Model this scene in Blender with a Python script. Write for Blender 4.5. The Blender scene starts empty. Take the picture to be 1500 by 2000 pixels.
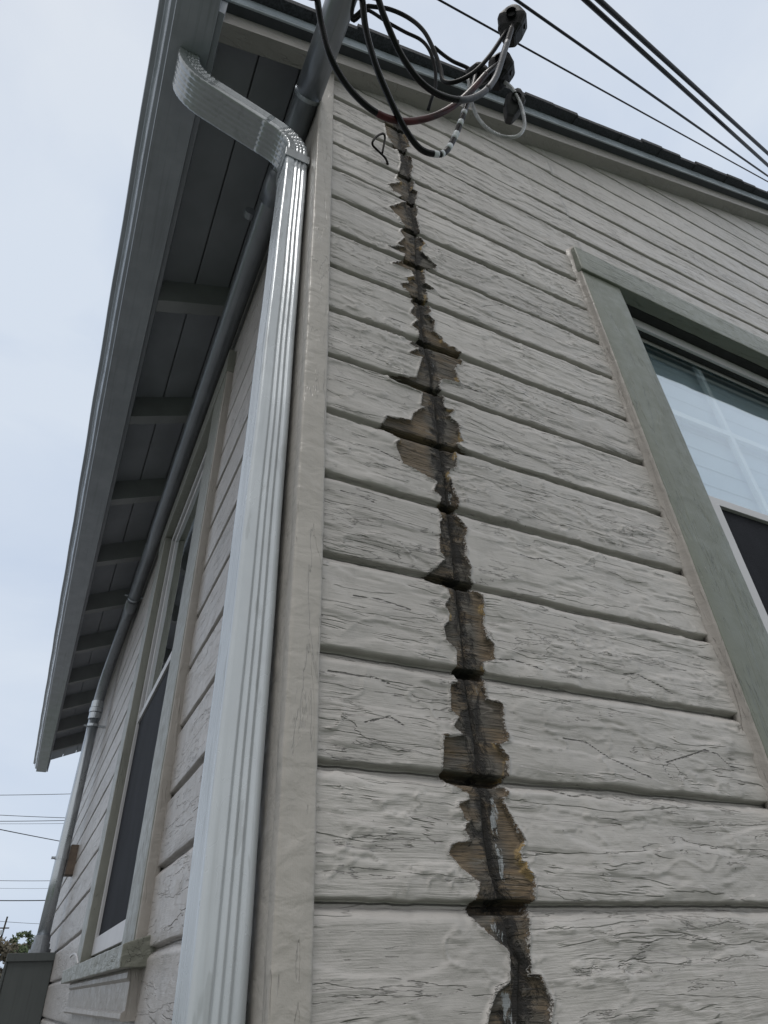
import bpy, bmesh, math, random
import numpy as np
from mathutils import Vector, Matrix, noise as mnoise

# ------------------------------------------------------------------ camera, sky, light
S = 0.665            # all positions below are in units of 0.665 m, measured from the camera point
H = 1.6              # camera height above the ground, metres
scene = bpy.context.scene
col = scene.collection
CAMROT = [[0.8991384, -0.4361354, -0.0365519], [0.2330895, 0.5478728, -0.803433], [0.3704313, 0.7138776, 0.5942721]]
cam_d = bpy.data.cameras.new('camera'); cam = bpy.data.objects.new('camera', cam_d); col.objects.link(cam)
r_, d_, f_ = [Vector(v) for v in CAMROT]
Mx = Matrix((r_, -d_, -f_)).transposed().to_4x4()
Mx.translation = Vector((0, 0, H))
cam.matrix_world = Mx
cam_d.sensor_fit = 'VERTICAL'; cam_d.sensor_height = 36.0; cam_d.lens = 36 * 1246.876 / 2000
cam_d.clip_start = 0.02; cam_d.clip_end = 2000
scene.camera = cam

SUN_EL, SUN_AZ = math.radians(66), math.radians(212)     # azimuth measured from +Y clockwise
world = bpy.data.worlds.new('World'); scene.world = world; world.use_nodes = True
nt = world.node_tree; nt.nodes.clear()
wo = nt.nodes.new('ShaderNodeOutputWorld'); bg = nt.nodes.new('ShaderNodeBackground')
sky = nt.nodes.new('ShaderNodeTexSky'); sky.sky_type = 'NISHITA'; sky.sun_disc = False
sky.sun_elevation = SUN_EL; sky.sun_rotation = SUN_AZ; sky.air_density = 1.0; sky.dust_density = 2.0
tc = nt.nodes.new('ShaderNodeTexCoord')
mp = nt.nodes.new('ShaderNodeMapping'); mp.inputs['Scale'].default_value = (1.0, 1.0, 2.2)
nz = nt.nodes.new('ShaderNodeTexNoise'); nz.inputs['Scale'].default_value = 2.0; nz.inputs['Detail'].default_value = 7; nz.inputs['Distortion'].default_value = .4; nz.inputs['Roughness'].default_value = .5
cr = nt.nodes.new('ShaderNodeValToRGB')
cr.color_ramp.elements[0].position = .34; cr.color_ramp.elements[0].color = (5.7, 6.65, 8.2, 1)
cr.color_ramp.elements[1].position = .62; cr.color_ramp.elements[1].color = (7.1, 7.85, 8.9, 1)
mx = nt.nodes.new('ShaderNodeMix'); mx.data_type = 'RGBA'; mx.inputs[0].default_value = .93
dt = nt.nodes.new('ShaderNodeVectorMath'); dt.operation = 'DOT_PRODUCT'; dt.inputs[1].default_value = (math.sin(SUN_AZ), math.cos(SUN_AZ), .35)
dm = nt.nodes.new('ShaderNodeMapRange'); dm.interpolation_type = 'SMOOTHSTEP'; dm.inputs['From Min'].default_value = -.25; dm.inputs['From Max'].default_value = .75
wm = nt.nodes.new('ShaderNodeMix'); wm.data_type = 'RGBA'; wm.inputs[7].default_value = (8.7, 8.7, 8.7, 1)
L = nt.links.new
L(tc.outputs['Generated'], mp.inputs['Vector']); L(mp.outputs[0], nz.inputs['Vector']); L(nz.outputs['Fac'], cr.inputs[0])
L(sky.outputs[0], mx.inputs[6]); L(tc.outputs['Generated'], dt.inputs[0]); L(dt.outputs['Value'], dm.inputs['Value']); L(dm.outputs[0], wm.inputs[0]); L(cr.outputs[0], wm.inputs[6]); L(wm.outputs[2], mx.inputs[7]); L(mx.outputs[2], bg.inputs['Color'])
bg.inputs['Strength'].default_value = 0.1
L(bg.outputs[0], wo.inputs[0])

sd = bpy.data.lights.new('sun', 'SUN'); sun = bpy.data.objects.new('sun', sd); col.objects.link(sun)
sd.energy = 1.2; sd.angle = math.radians(18); sd.color = (1.0, .97, .93)
to_sun = Vector((math.sin(SUN_AZ) * math.cos(SUN_EL), math.cos(SUN_AZ) * math.cos(SUN_EL), math.sin(SUN_EL)))
sun.rotation_euler = to_sun.to_track_quat('Z', 'Y').to_euler()
scene.view_settings.view_transform = 'Standard'; scene.view_settings.look = 'None'
scene.view_settings.exposure = 0.0; scene.view_settings.gamma = 1.0

# ---- measured outlines, in the units above
PEEL_L=[(0.605,2.881),(0.607,2.78),(0.616,2.72),(0.65,2.673),(0.663,2.621),(0.664,2.558),(0.653,2.487),(0.636,2.413),(0.659,2.402),(0.601,2.341),(0.618,2.315),(0.662,2.314),(0.64,2.281),(0.67,2.266),(0.595,2.175),(0.622,2.141),(0.653,2.098),(0.63,2.042),(0.647,2.014),(0.615,1.954),(0.648,1.959),(0.58,1.92),(0.641,1.918),(0.637,1.877),(0.59,1.829),(0.658,1.833),(0.667,1.805),(0.638,1.776),(0.645,1.756),(0.612,1.73),(0.645,1.703),(0.663,1.7),(0.642,1.657),(0.655,1.644),(0.639,1.605),(0.663,1.581),(0.641,1.546),(0.659,1.531),(0.661,1.498),(0.628,1.458),(0.661,1.452),(0.625,1.414),(0.665,1.416),(0.644,1.342),(0.637,1.314),(0.545,1.296),(0.552,1.273),(0.652,1.267),(0.644,1.216),(0.657,1.215),(0.619,1.173),(0.606,1.14),(0.538,1.129),(0.523,1.095),(0.548,1.081),(0.573,1.064),(0.559,1.044),(0.577,0.992),(0.632,0.977),(0.669,0.965),(0.654,0.932),(0.675,0.925),(0.665,0.881),(0.67,0.851),(0.661,0.84),(0.662,0.815),(0.653,0.759),(0.667,0.742),(0.616,0.696),(0.615,0.684),(0.663,0.672),(0.667,0.647),(0.651,0.626),(0.663,0.61),(0.656,0.59),(0.642,0.576),(0.646,0.548),(0.666,0.529),(0.662,0.481),(0.662,0.461),(0.646,0.458),(0.642,0.41),(0.659,0.396),(0.643,0.376),(0.67,0.36),(0.62,0.355),(0.612,0.304),(0.621,0.278),(0.658,0.27),(0.663,0.25),(0.639,0.242),(0.645,0.225),(0.663,0.221),(0.645,0.204),(0.658,0.186),(0.618,0.179),(0.611,0.169),(0.633,0.146),(0.664,0.127),(0.655,0.104),(0.64,0.086),(0.657,0.068),(0.684,0.049),(0.705,0.035),(0.697,-0.006),(0.669,-0.019),(0.652,-0.044),(0.636,-0.074),(0.639,-0.159)]
PEEL_R=[(0.653,2.947),(0.688,2.909),(0.713,2.747),(0.69,2.711),(0.694,2.671),(0.711,2.643),(0.713,2.582),(0.696,2.497),(0.708,2.448),(0.697,2.38),(0.721,2.389),(0.703,2.293),(0.706,2.213),(0.696,2.187),(0.704,2.136),(0.701,2.075),(0.724,2.037),(0.706,2.008),(0.703,1.966),(0.756,1.926),(0.75,1.904),(0.704,1.886),(0.698,1.788),(0.732,1.776),(0.701,1.76),(0.7,1.709),(0.709,1.649),(0.693,1.628),(0.717,1.604),(0.708,1.557),(0.737,1.537),(0.736,1.52),(0.797,1.502),(0.794,1.466),(0.824,1.451),(0.779,1.443),(0.766,1.419),(0.775,1.364),(0.718,1.353),(0.706,1.327),(0.712,1.273),(0.711,1.233),(0.739,1.233),(0.722,1.209),(0.755,1.187),(0.746,1.167),(0.756,1.132),(0.73,1.112),(0.788,1.092),(0.727,1.088),(0.726,1.033),(0.703,1.02),(0.698,0.994),(0.707,0.958),(0.716,0.923),(0.707,0.871),(0.732,0.847),(0.72,0.818),(0.721,0.784),(0.717,0.767),(0.725,0.736),(0.718,0.714),(0.732,0.699),(0.726,0.682),(0.748,0.671),(0.742,0.633),(0.744,0.626),(0.74,0.568),(0.756,0.557),(0.75,0.523),(0.717,0.515),(0.728,0.491),(0.721,0.465),(0.722,0.436),(0.757,0.432),(0.757,0.372),(0.754,0.363),(0.73,0.356),(0.751,0.33),(0.745,0.294),(0.719,0.278),(0.741,0.278),(0.737,0.265),(0.721,0.262),(0.739,0.231),(0.76,0.19),(0.746,0.174),(0.747,0.157),(0.757,0.155),(0.751,0.147),(0.77,0.137),(0.76,0.099),(0.748,0.081),(0.737,0.04),(0.731,0.001),(0.752,-0.001),(0.765,-0.031),(0.753,-0.057),(0.714,-0.165)]
SEAM=[(0.664,2.918),(0.684,2.662),(0.694,2.463),(0.691,2.272),(0.691,2.067),(0.683,1.821),(0.678,1.657),(0.679,1.465),(0.688,1.382),(0.693,1.261),(0.689,1.127),(0.689,1.04),(0.692,0.959),(0.692,0.883),(0.689,0.741),(0.689,0.615),(0.688,0.513),(0.685,0.449),(0.69,0.362),(0.687,0.307),(0.69,0.255),(0.686,0.19),(0.689,0.145),(0.704,0.087),(0.71,0.039),(0.725,0.019),(0.706,-0.055),(0.684,-0.163)]
CAB={'C1':[(0.113,0.459,1.986),(0.139,0.496,1.926),(0.164,0.529,1.888),(0.201,0.564,1.838),(0.256,0.596,1.817),(0.319,0.611,1.793),(0.382,0.616,1.798),(0.443,0.607,1.822),(0.512,0.583,1.875),(0.57,0.552,1.944),(0.615,0.52,2.021),(0.651,0.487,2.088),(0.687,0.466,2.142)],
'C2':[(0.218,0.425,2.046),(0.245,0.463,1.984),(0.273,0.504,1.934),(0.319,0.546,1.872),(0.375,0.584,1.825),(0.43,0.615,1.787),(0.484,0.634,1.764),(0.53,0.632,1.771),(0.56,0.624,1.796),(0.583,0.602,1.858),(0.599,0.576,1.93),(0.612,0.556,1.997),(0.63,0.529,2.085),(0.638,0.513,2.149)],
'C3':[(0.25,0.409,2.045),(0.282,0.445,1.982),(0.319,0.473,1.942),(0.369,0.504,1.907),(0.427,0.526,1.878),(0.486,0.536,1.88),(0.542,0.534,1.898),(0.592,0.524,1.93),(0.635,0.502,1.979),(0.664,0.475,2.044),(0.68,0.432,2.136),(0.695,0.39,2.228)],
'C4':[(0.275,0.58,2.412),(0.318,0.563,2.39),(0.375,0.538,2.368),(0.434,0.524,2.331),(0.478,0.521,2.273),(0.513,0.534,2.202),(0.536,0.549,2.136),(0.546,0.558,2.085),(0.572,0.538,2.059),(0.615,0.504,2.09),(0.653,0.462,2.151),(0.682,0.418,2.219),(0.698,0.393,2.257)],
'C5':[(0.281,0.594,2.426),(0.326,0.579,2.416),(0.382,0.571,2.374),(0.437,0.561,2.335),(0.485,0.55,2.301),(0.515,0.554,2.261),(0.539,0.574,2.206),(0.549,0.6,2.151),(0.544,0.623,2.11),(0.543,0.644,2.085)],
'C6':[(0.529,0.547,2.294),(0.558,0.548,2.276),(0.588,0.543,2.245),(0.624,0.533,2.219),(0.645,0.528,2.195)],
'N':[(0.623,0.536,2.132),(0.641,0.562,2.072),(0.665,0.578,2.021),(0.7,0.581,1.979),(0.741,0.57,1.95),(0.776,0.551,1.951),(0.79,0.531,1.982),(0.783,0.515,2.023),(0.766,0.501,2.067),(0.744,0.494,2.106),(0.724,0.496,2.133)],
'K1':[(0.709,0.397,2.278)],
'K2':[(0.71,0.485,2.172)],
'K3':[(0.654,0.52,2.164)],
'K4':[(0.769,0.526,2.086)]}
PRIMER=[(0.708,0.263,0.717,0.224,0.0081,1),(0.708,0.223,0.713,0.136,0.009,1.0),(0.69,-0.015,0.694,-0.06,0.0117,1),(0.681,0.066,0.698,0.053,0.0081,0.7),(0.702,0.947,0.698,0.87,0.0054,0.7),(0.694,0.599,0.696,0.503,0.0063,0.6),(0.704,0.462,0.704,0.382,0.0063,0.6),(0.698,1.43,0.69,1.299,0.0054,0.6),(0.722,1.122,0.727,1.088,0.0063,0.7),(0.671,1.068,0.679,0.971,0.0045,0.5),(0.732,0.311,0.741,0.298,0.0054,0.6),(0.645,1.742,0.651,1.544,0.0045,0.4)]
CRACKS=[[(0.702,1.777),(0.734,1.778),(0.76,1.752),(0.804,1.759),(0.863,1.763),(0.954,1.747),(1.056,1.761)],[(0.775,1.362),(0.825,1.355),(0.888,1.365),(0.96,1.364),(1.011,1.342),(1.071,1.318)],[(0.755,1.176),(0.84,1.175),(0.898,1.172),(0.928,1.151),(1.034,1.16)],[(0.877,0.81),(0.914,0.805),(0.946,0.814),(0.976,0.81),(1.013,0.801)],[(0.75,0.524),(0.803,0.533),(0.835,0.529),(0.877,0.52)],[(1.165,0.356),(1.234,0.375),(1.297,0.394),(1.335,0.388),(1.364,0.364),(1.413,0.362)],[(1.107,0.544),(1.149,0.552),(1.22,0.53),(1.254,0.515)],[(0.898,0.381),(0.956,0.378),(1.008,0.351),(1.082,0.327),(1.108,0.321)],[(0.658,0.331),(0.649,0.344)],[(0.383,1.011),(0.447,1.009),(0.506,1.015),(0.566,0.998)],[(0.564,1.544),(0.631,1.547),(0.657,1.547)],[(0.393,0.448),(0.452,0.447),(0.483,0.449),(0.513,0.441)],[(1.08,0.897),(1.138,0.892),(1.163,0.862)],[(0.917,1.795),(1.011,1.86),(1.073,1.849),(1.282,1.883)],[(1.746,1.852),(1.757,1.813)],[(0.843,0.283),(0.894,0.272),(0.933,0.278),(0.969,0.271)],[(0.443,0.607),(0.499,0.61),(0.567,0.601)],[(0.461,0.363),(0.511,0.379),(0.54,0.365)],[(0.415,0.857),(0.458,0.859),(0.501,0.848)]]
RIDGES=[[(0.641,-0.007),(0.648,0.012),(0.658,0.027),(0.689,0.012)],[(1.089,0.25),(1.071,0.223),(1.048,0.191)],[(1.124,0.254),(1.179,0.251),(1.256,0.251)],[(1.337,0.265),(1.364,0.251),(1.361,0.216),(1.36,0.178)],[(0.527,0.306),(0.546,0.302),(0.576,0.298)],[(0.727,0.13),(0.766,0.116),(0.807,0.111)],[(0.414,0.152),(0.448,0.161),(0.501,0.166),(0.537,0.163)],[(0.462,0.025),(0.495,0.032),(0.528,0.041)],[(1.073,0.128),(1.129,0.135),(1.181,0.131),(1.244,0.144)],[(0.552,0.247),(0.591,0.239),(0.6,0.218),(0.587,0.186)]]
HOOK=[(0.599,0.995,2.497),(0.584,0.985,2.504),(0.545,0.96,2.466),(0.517,0.95,2.464),(0.511,0.94,2.473),(0.531,0.94,2.535),(0.563,0.95,2.609),(0.576,0.96,2.613),(0.572,0.965,2.56),(0.565,0.97,2.494)]
OH=[('a',(1.045,0.947,4.942),(6.326,1.345,7.903)),('b',(1.33,0.663,4.432),(5.52,1.143,6.965)),('c',(1.401,0.411,3.681),(4.237,0.832,5.446)),('d',(1.459,0.383,3.679),(4.214,0.777,5.526))]
FARW=[('w',(-4.826,87.782,18.715),(3.556,86.447,19.134)),('w',(-4.301,89.016,16.906),(3.568,85.428,16.311)),('w',(-3.794,81.946,14.986),(3.38,79.851,15.05)),('w',(-4.751,104.48,18.803),(4.319,100.036,18.488)),('w',(-1.831,41.954,7.283),(2.101,49.431,7.966)),('w',(-2.148,77.555,9.139),(3.044,75.036,8.928)),('w',(-1.98,77.95,8.559),(3.212,75.432,8.348)),('w',(-1.232,56.58,5.495),(2.498,54.747,5.371)),('w',(-0.45,95.125,7.167),(4.97,95.857,6.948))]

# ------------------------------------------------------------------ helpers
rnd = random.Random(5)
def W(p): return (p[0] * S, p[1] * S, p[2] * S + H)

def tag(o, label=None, cat=None, group=None, kind=None):
    if label: o['label'] = label
    if cat: o['category'] = cat
    if group: o['group'] = group
    if kind: o['kind'] = kind
    return o

def thing(name, label, cat, base, group=None):
    o = bpy.data.objects.new(name, None); col.objects.link(o)
    o.location = W(base); o.empty_display_size = .1
    return tag(o, label, cat, group)

def link(name, me, mat, parent=None, smooth=False, base=None):
    """vertices are in world metres; the object's origin becomes its parent's origin (or `base`)."""
    o = bpy.data.objects.new(name, me); col.objects.link(o)
    if mat is not None: me.materials.append(mat)
    if parent is not None:
        g = Vector((0, 0, 0)); q = parent
        while q is not None: g += q.location; q = q.parent
        o.parent = parent
    else:
        g = Vector(W(base)) if base is not None else Vector((0, 0, 0)); o.location = g
    if g.length > 0: me.transform(Matrix.Translation(-g))
    if smooth:
        me.polygons.foreach_set('use_smooth', [True] * len(me.polygons))
    me.update()
    return o

class MB:
    def __init__(s): s.v = []; s.f = []
    def add(s, vs, fs):
        n = len(s.v); s.v += [tuple(v) for v in vs]; s.f += [tuple(n + i for i in f) for f in fs]
    def box(s, a, b):
        (x0, y0, z0), (x1, y1, z1) = a, b
        s.add([(x0,y0,z0),(x1,y0,z0),(x1,y1,z0),(x0,y1,z0),(x0,y0,z1),(x1,y0,z1),(x1,y1,z1),(x0,y1,z1)],
              [(0,3,2,1),(4,5,6,7),(0,1,5,4),(1,2,6,5),(2,3,7,6),(3,0,4,7)])
    def prism(s, prof, axis, a, b):
        """prof: list of 2-D points; extruded along axis 'x','y' or 'z' from a to b"""
        n = len(prof)
        def P(p, t):
            return {'x': (t, p[0], p[1]), 'y': (p[0], t, p[1]), 'z': (p[0], p[1], t)}[axis]
        vs = [P(p, a) for p in prof] + [P(p, b) for p in prof]
        fs = [tuple(range(n))[::-1], tuple(range(n, 2 * n))] + [(i, (i + 1) % n, n + (i + 1) % n, n + i) for i in range(n)]
        s.add(vs, fs)
    def mesh(s, name, units=True):
        me = bpy.data.meshes.new(name)
        me.from_pydata([W(v) for v in s.v] if units else s.v, [], s.f); me.validate(); me.update()
        bm = bmesh.new(); bm.from_mesh(me); bmesh.ops.recalc_face_normals(bm, faces=bm.faces); bm.to_mesh(me); bm.free()
        return me
    def build(s, name, mat, parent=None, bevel=0, smooth=False, base=None, sub=0, rough=0, seed=0, segs=2):
        me = s.mesh(name)
        if bevel or sub or rough:
            bm = bmesh.new(); bm.from_mesh(me)
            if bevel:
                bmesh.ops.bevel(bm, geom=list(bm.edges), offset=bevel * S, segments=segs, profile=.6, affect='EDGES', clamp_overlap=True)
            if sub:
                for _ in range(14):
                    es = [e for e in bm.edges if e.calc_length() > sub * S]
                    if not es: break
                    bmesh.ops.subdivide_edges(bm, edges=es, cuts=1, use_grid_fill=True)
            if rough:
                for v in bm.verts:
                    p = v.co * 18 + Vector((seed, seed * 2, 0))
                    n = mnoise.noise(p) + .5 * mnoise.noise(p * 3.1)
                    v.co += v.normal * (n * rough * S)
            bm.to_mesh(me); bm.free()
        o = link(name, me, mat, parent, smooth, base)
        if bevel and not sub and smooth is False:
            pass
        return o

def catmull(pts, n=8):
    P = [Vector(p) for p in pts]; P = [P[0] * 2 - P[1]] + P + [P[-1] * 2 - P[-2]]
    out = []
    for i in range(1, len(P) - 2):
        a, b, c, d = P[i - 1], P[i], P[i + 1], P[i + 2]
        for k in range(n):
            t = k / n
            out.append(.5 * ((2 * b) + (c - a) * t + (2 * a - 5 * b + 4 * c - d) * t * t + (3 * b - a - 3 * c + d) * t ** 3))
    out.append(P[-2]); return out

def tube(mb, pts, r, seg=12, cap=True):
    P = [Vector(p) for p in pts]; n = len(P)
    rr = r if callable(r) else (lambda t: r)
    T = [(P[min(i + 1, n - 1)] - P[max(i - 1, 0)]).normalized() for i in range(n)]
    up = Vector((0, 0, 1)) if abs(T[0].z) < .9 else Vector((1, 0, 0))
    N = (up - T[0] * up.dot(T[0])).normalized()
    vs = []
    for i in range(n):
        N = (N - T[i] * N.dot(T[i])).normalized(); B = T[i].cross(N)
        R = rr(i / (n - 1))
        for k in range(seg):
            a = 2 * math.pi * k / seg
            vs.append(P[i] + (N * math.cos(a) + B * math.sin(a)) * R)
    fs = [(i * seg + k, i * seg + (k + 1) % seg, (i + 1) * seg + (k + 1) % seg, (i + 1) * seg + k) for i in range(n - 1) for k in range(seg)]
    if cap: fs += [tuple(range(seg))[::-1], tuple((n - 1) * seg + k for k in range(seg))]
    mb.add(vs, fs)

# numpy value noise
def _h(i, j, s):
    n = (i * 374761393 + j * 668265263 + s * 2147483647) & 0xffffffff
    n = ((n ^ (n >> 13)) * 1274126177) & 0xffffffff
    return ((n ^ (n >> 16)) & 0xffff) / 65535.0
def vn(x, y, s=0):
    x, y = np.broadcast_arrays(np.asarray(x, float), np.asarray(y, float))
    i = np.floor(x).astype(np.int64); j = np.floor(y).astype(np.int64); u = x - i; v = y - j
    u = u * u * (3 - 2 * u); v = v * v * (3 - 2 * v)
    return ((_h(i, j, s) * (1 - u) + _h(i + 1, j, s) * u) * (1 - v) + (_h(i, j + 1, s) * (1 - u) + _h(i + 1, j + 1, s) * u) * v) * 2 - 1
def fbm(x, y, s=0, o=3):
    r = 0; a = 1.0
    for k in range(o): r = r + a * vn(x * 2 ** k, y * 2 ** k, s + k * 7); a *= .5
    return r

# ------------------------------------------------------------------ materials
class NT:
    def __init__(s, name):
        s.m = bpy.data.materials.new(name); s.m.use_nodes = True; s.t = s.m.node_tree
        s.b = s.t.nodes['Principled BSDF']
        s.tc = s.t.nodes.new('ShaderNodeTexCoord')
    def n(s, ty, **k):
        o = s.t.nodes.new(ty)
        for a, v in k.items():
            if a.startswith('i_'): o.inputs[int(a[2:])].default_value = v
            else: setattr(o, a, v)
        return o
    def l(s, a, b): s.t.links.new(a, b)
    def noise(s, scale, detail=4, rough=.55, dist=0, warp=None, off=(0, 0, 0)):
        m = s.n('ShaderNodeMapping'); m.inputs['Scale'].default_value = scale; m.inputs['Location'].default_value = off
        s.l(warp if warp is not None else s.tc.outputs['Object'], m.inputs['Vector'])
        o = s.n('ShaderNodeTexNoise'); o.inputs['Scale'].default_value = 1; o.inputs['Detail'].default_value = detail
        o.inputs['Roughness'].default_value = rough; o.inputs['Distortion'].default_value = dist
        s.l(m.outputs[0], o.inputs['Vector']); return o.outputs['Fac']
    def voro(s, scale, warp=None, feature='DISTANCE_TO_EDGE'):
        m = s.n('ShaderNodeMapping'); m.inputs['Scale'].default_value = scale
        s.l(warp if warp is not None else s.tc.outputs['Object'], m.inputs['Vector'])
        o = s.n('ShaderNodeTexVoronoi', feature=feature); o.inputs['Scale'].default_value = 1
        s.l(m.outputs[0], o.inputs['Vector']); return o.outputs['Distance']
    def warpvec(s, scale, amt):
        m = s.n('ShaderNodeMapping'); m.inputs['Scale'].default_value = scale
        s.l(s.tc.outputs['Object'], m.inputs['Vector'])
        o = s.n('ShaderNodeTexNoise'); o.inputs['Scale'].default_value = 1; o.inputs['Detail'].default_value = 3
        s.l(m.outputs[0], o.inputs['Vector'])
        a = s.n('ShaderNodeVectorMath', operation='SUBTRACT'); s.l(o.outputs['Color'], a.inputs[0]); a.inputs[1].default_value = (.5, .5, .5)
        b = s.n('ShaderNodeVectorMath', operation='MULTIPLY'); s.l(a.outputs[0], b.inputs[0]); b.inputs[1].default_value = amt
        c = s.n('ShaderNodeVectorMath', operation='ADD'); s.l(b.outputs[0], c.inputs[0]); s.l(s.tc.outputs['Object'], c.inputs[1])
        return c.outputs[0]
    def mr(s, v, a, b, c=0., d=1., smooth=True):
        o = s.n('ShaderNodeMapRange'); o.interpolation_type = 'SMOOTHSTEP' if smooth else 'LINEAR'
        s.l(v, o.inputs['Value'])
        for k, x in zip(('From Min', 'From Max', 'To Min', 'To Max'), (a, b, c, d)): o.inputs[k].default_value = x
        return o.outputs[0]
    def op(s, o_, a, b=None, c=None):
        o = s.n('ShaderNodeMath', operation=o_)
        for i, x in enumerate((a, b, c)):
            if x is None: continue
            if isinstance(x, (int, float)): o.inputs[i].default_value = x
            else: s.l(x, o.inputs[i])
        return o.outputs[0]
    def mix(s, f, a, b, mode='MIX'):
        o = s.n('ShaderNodeMix', data_type='RGBA', blend_type=mode)
        if isinstance(f, (int, float)): o.inputs[0].default_value = f
        else: s.l(f, o.inputs[0])
        for i, x in ((6, a), (7, b)):
            if isinstance(x, tuple): o.inputs[i].default_value = (*x, 1) if len(x) == 3 else x
            else: s.l(x, o.inputs[i])
        return o.outputs[2]
    def bump(s, h, dist=1.0, strength=1.0, prev=None):
        o = s.n('ShaderNodeBump'); o.inputs['Distance'].default_value = dist; o.inputs['Strength'].default_value = strength
        s.l(h, o.inputs['Height'])
        if prev is not None: s.l(prev, o.inputs['Normal'])
        return o.outputs[0]
    def done(s, color=None, rough=None, normal=None, metal=0, spec=None):
        if color is not None:
            if isinstance(color, tuple): s.b.inputs['Base Color'].default_value = (*color, 1)
            else: s.l(color, s.b.inputs['Base Color'])
        if rough is not None:
            if isinstance(rough, (int, float)): s.b.inputs['Roughness'].default_value = rough
            else: s.l(rough, s.b.inputs['Roughness'])
        s.b.inputs['Metallic'].default_value = metal
        if spec is not None: s.b.inputs['Specular IOR Level'].default_value = spec
        if normal is not None: s.l(normal, s.b.inputs['Normal'])
        return s.m

def painted_wood(name, base, axis='x', peel=False, amt=1.0, flecks=1.0, lumps=1.0, board=False):
    """thick old paint over wood: grain runs along `axis`; height values are metres"""
    m = NT(name)
    def sc(lo, hi):   # scale vector: lo along the grain, hi across
        return {'x': (lo, hi, hi), 'y': (hi, lo, hi), 'z': (hi, hi, lo)}[axis]
    bd = None
    if board:        # every board gets its own stretch of grain
        bd = m.n('ShaderNodeAttribute', attribute_name='board').outputs['Fac']
        cb = m.n('ShaderNodeCombineXYZ'); m.l(m.op('MULTIPLY', bd, 31.), cb.inputs[0]); m.l(m.op('MULTIPLY', bd, 23.), cb.inputs[1]); m.l(m.op('MULTIPLY', bd, 3.), cb.inputs[2])
        ad = m.n('ShaderNodeVectorMath', operation='ADD'); m.l(m.tc.outputs['Object'], ad.inputs[0]); m.l(cb.outputs[0], ad.inputs[1])
        class _T: outputs = {'Object': ad.outputs[0]}
        m.tc = _T
    w1 = m.warpvec(sc(4, 9), tuple({'x': (.05, .0, .02), 'y': (0, .05, .02), 'z': (.02, .02, .05)}[axis]))
    grain = m.noise(sc(11, 230), 5, .62, .25, w1)
    grain2 = m.noise(sc(30, 520), 3, .6, 0, w1)
    flow = m.noise(sc(1.9, 17), 5, .58, .35, w1)
    flow2 = m.noise(sc(2.8, 22), 6, .60, .4, w1, (3.3, 1.1, 7.7))
    fine = m.noise((700, 700, 700), 2, .5)
    lump = m.noise((26, 26, 40), 3, .5, .4)
    area = m.noise((3.1, 3.1, 5.0), 3, .5, 0, None, (1.7, 4.1, 2.2))
    # layered paint: contour steps of the flow noise
    t1 = m.mr(flow, .470, .486); t2 = m.mr(flow2, .556, .571); t3 = m.mr(flow2, .398, .411); t4 = m.mr(flow, .565, .580)
    # thin dark openings just along one side of those steps
    e1 = m.op('MULTIPLY', m.mr(flow, .470, .478), m.mr(flow, .480, .488, 1, 0))
    e2 = m.op('MULTIPLY', m.mr(flow2, .560, .565), m.mr(flow2, .567, .573, 1, 0))
    e3 = m.op('MULTIPLY', m.mr(flow2, .400, .4045), m.mr(flow2, .4055, .410, 1, 0))
    gate = m.mr(area, .50, .60); gate2 = m.mr(area, .48, .38, 0, 1)
    gmask = m.mr(m.noise(sc(2.0, 7), 3, .5, .5, w1, (9, 2, 5)), .46, .60, .05, 1)
    h = m.op('MULTIPLY', m.op('MULTIPLY', grain, gmask), .0017 * amt)
    h = m.op('MULTIPLY_ADD', grain2, .0004 * amt, h)
    h = m.op('MULTIPLY_ADD', m.op('MULTIPLY', t1, gate), -.0024 * amt, h)
    h = m.op('MULTIPLY_ADD', m.op('MULTIPLY', t2, gate2), -.0024 * amt, h)
    h = m.op('MULTIPLY_ADD', t3, .0020 * amt, h)
    h = m.op('MULTIPLY_ADD', t4, .0016 * amt, h)
    h = m.op('MULTIPLY_ADD', m.op('MULTIPLY', e1, gate), -.0004 * amt, h)
    h = m.op('MULTIPLY_ADD', m.op('MULTIPLY', e2, gate2), -.0004 * amt, h)
    h = m.op('MULTIPLY_ADD', lump, .0022 * lumps, h)
    h = m.op('MULTIPLY_ADD', fine, .00016, h)
    tone = m.mr(m.noise(sc(5, 12), 4, .6), .3, .7, 0, 1)
    b = Vector(base)
    c1 = tuple(b * .95); c2 = tuple(b * 1.04)
    c = m.mix(tone, c1, c2)
    c = m.mix(m.mr(m.noise(sc(6, 60), 4, .7), .35, .75, 0, .22), c, tuple(b * .80))
    lo = tuple(b * .30)
    c = m.mix(m.op('MULTIPLY', m.op('MULTIPLY', e1, gate), .22), c, lo)
    c = m.mix(m.op('MULTIPLY', m.op('MULTIPLY', e2, gate2), .22), c, lo)
    c = m.mix(m.op('MULTIPLY', e3, .12), c, lo)
    # weather checks: short dark slits along the grain
    sl = m.noise(sc(26, 300), 3, .6, .2, w1, (5, 8, 1)); slm = m.mr(m.noise(sc(3, 9), 2, .5, 0, None, (2, 7, 3)), .50, .64)
    slit = m.op('MULTIPLY', m.mr(sl, .66, .70), slm)
    c = m.mix(m.op('MULTIPLY', slit, .6 * flecks), c, lo)
    h = m.op('MULTIPLY_ADD', slit, -.0010 * flecks, h)
    sp = m.voro((95, 95, 95), None, 'F1'); spm = m.mr(m.noise((60, 60, 60), 1, .5, 0, None, (4, 4, 4)), .66, .70)
    c = m.mix(m.op('MULTIPLY', m.op('MULTIPLY', m.mr(sp, .10, .16, 1, 0), spm), .85), c, lo)
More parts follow.
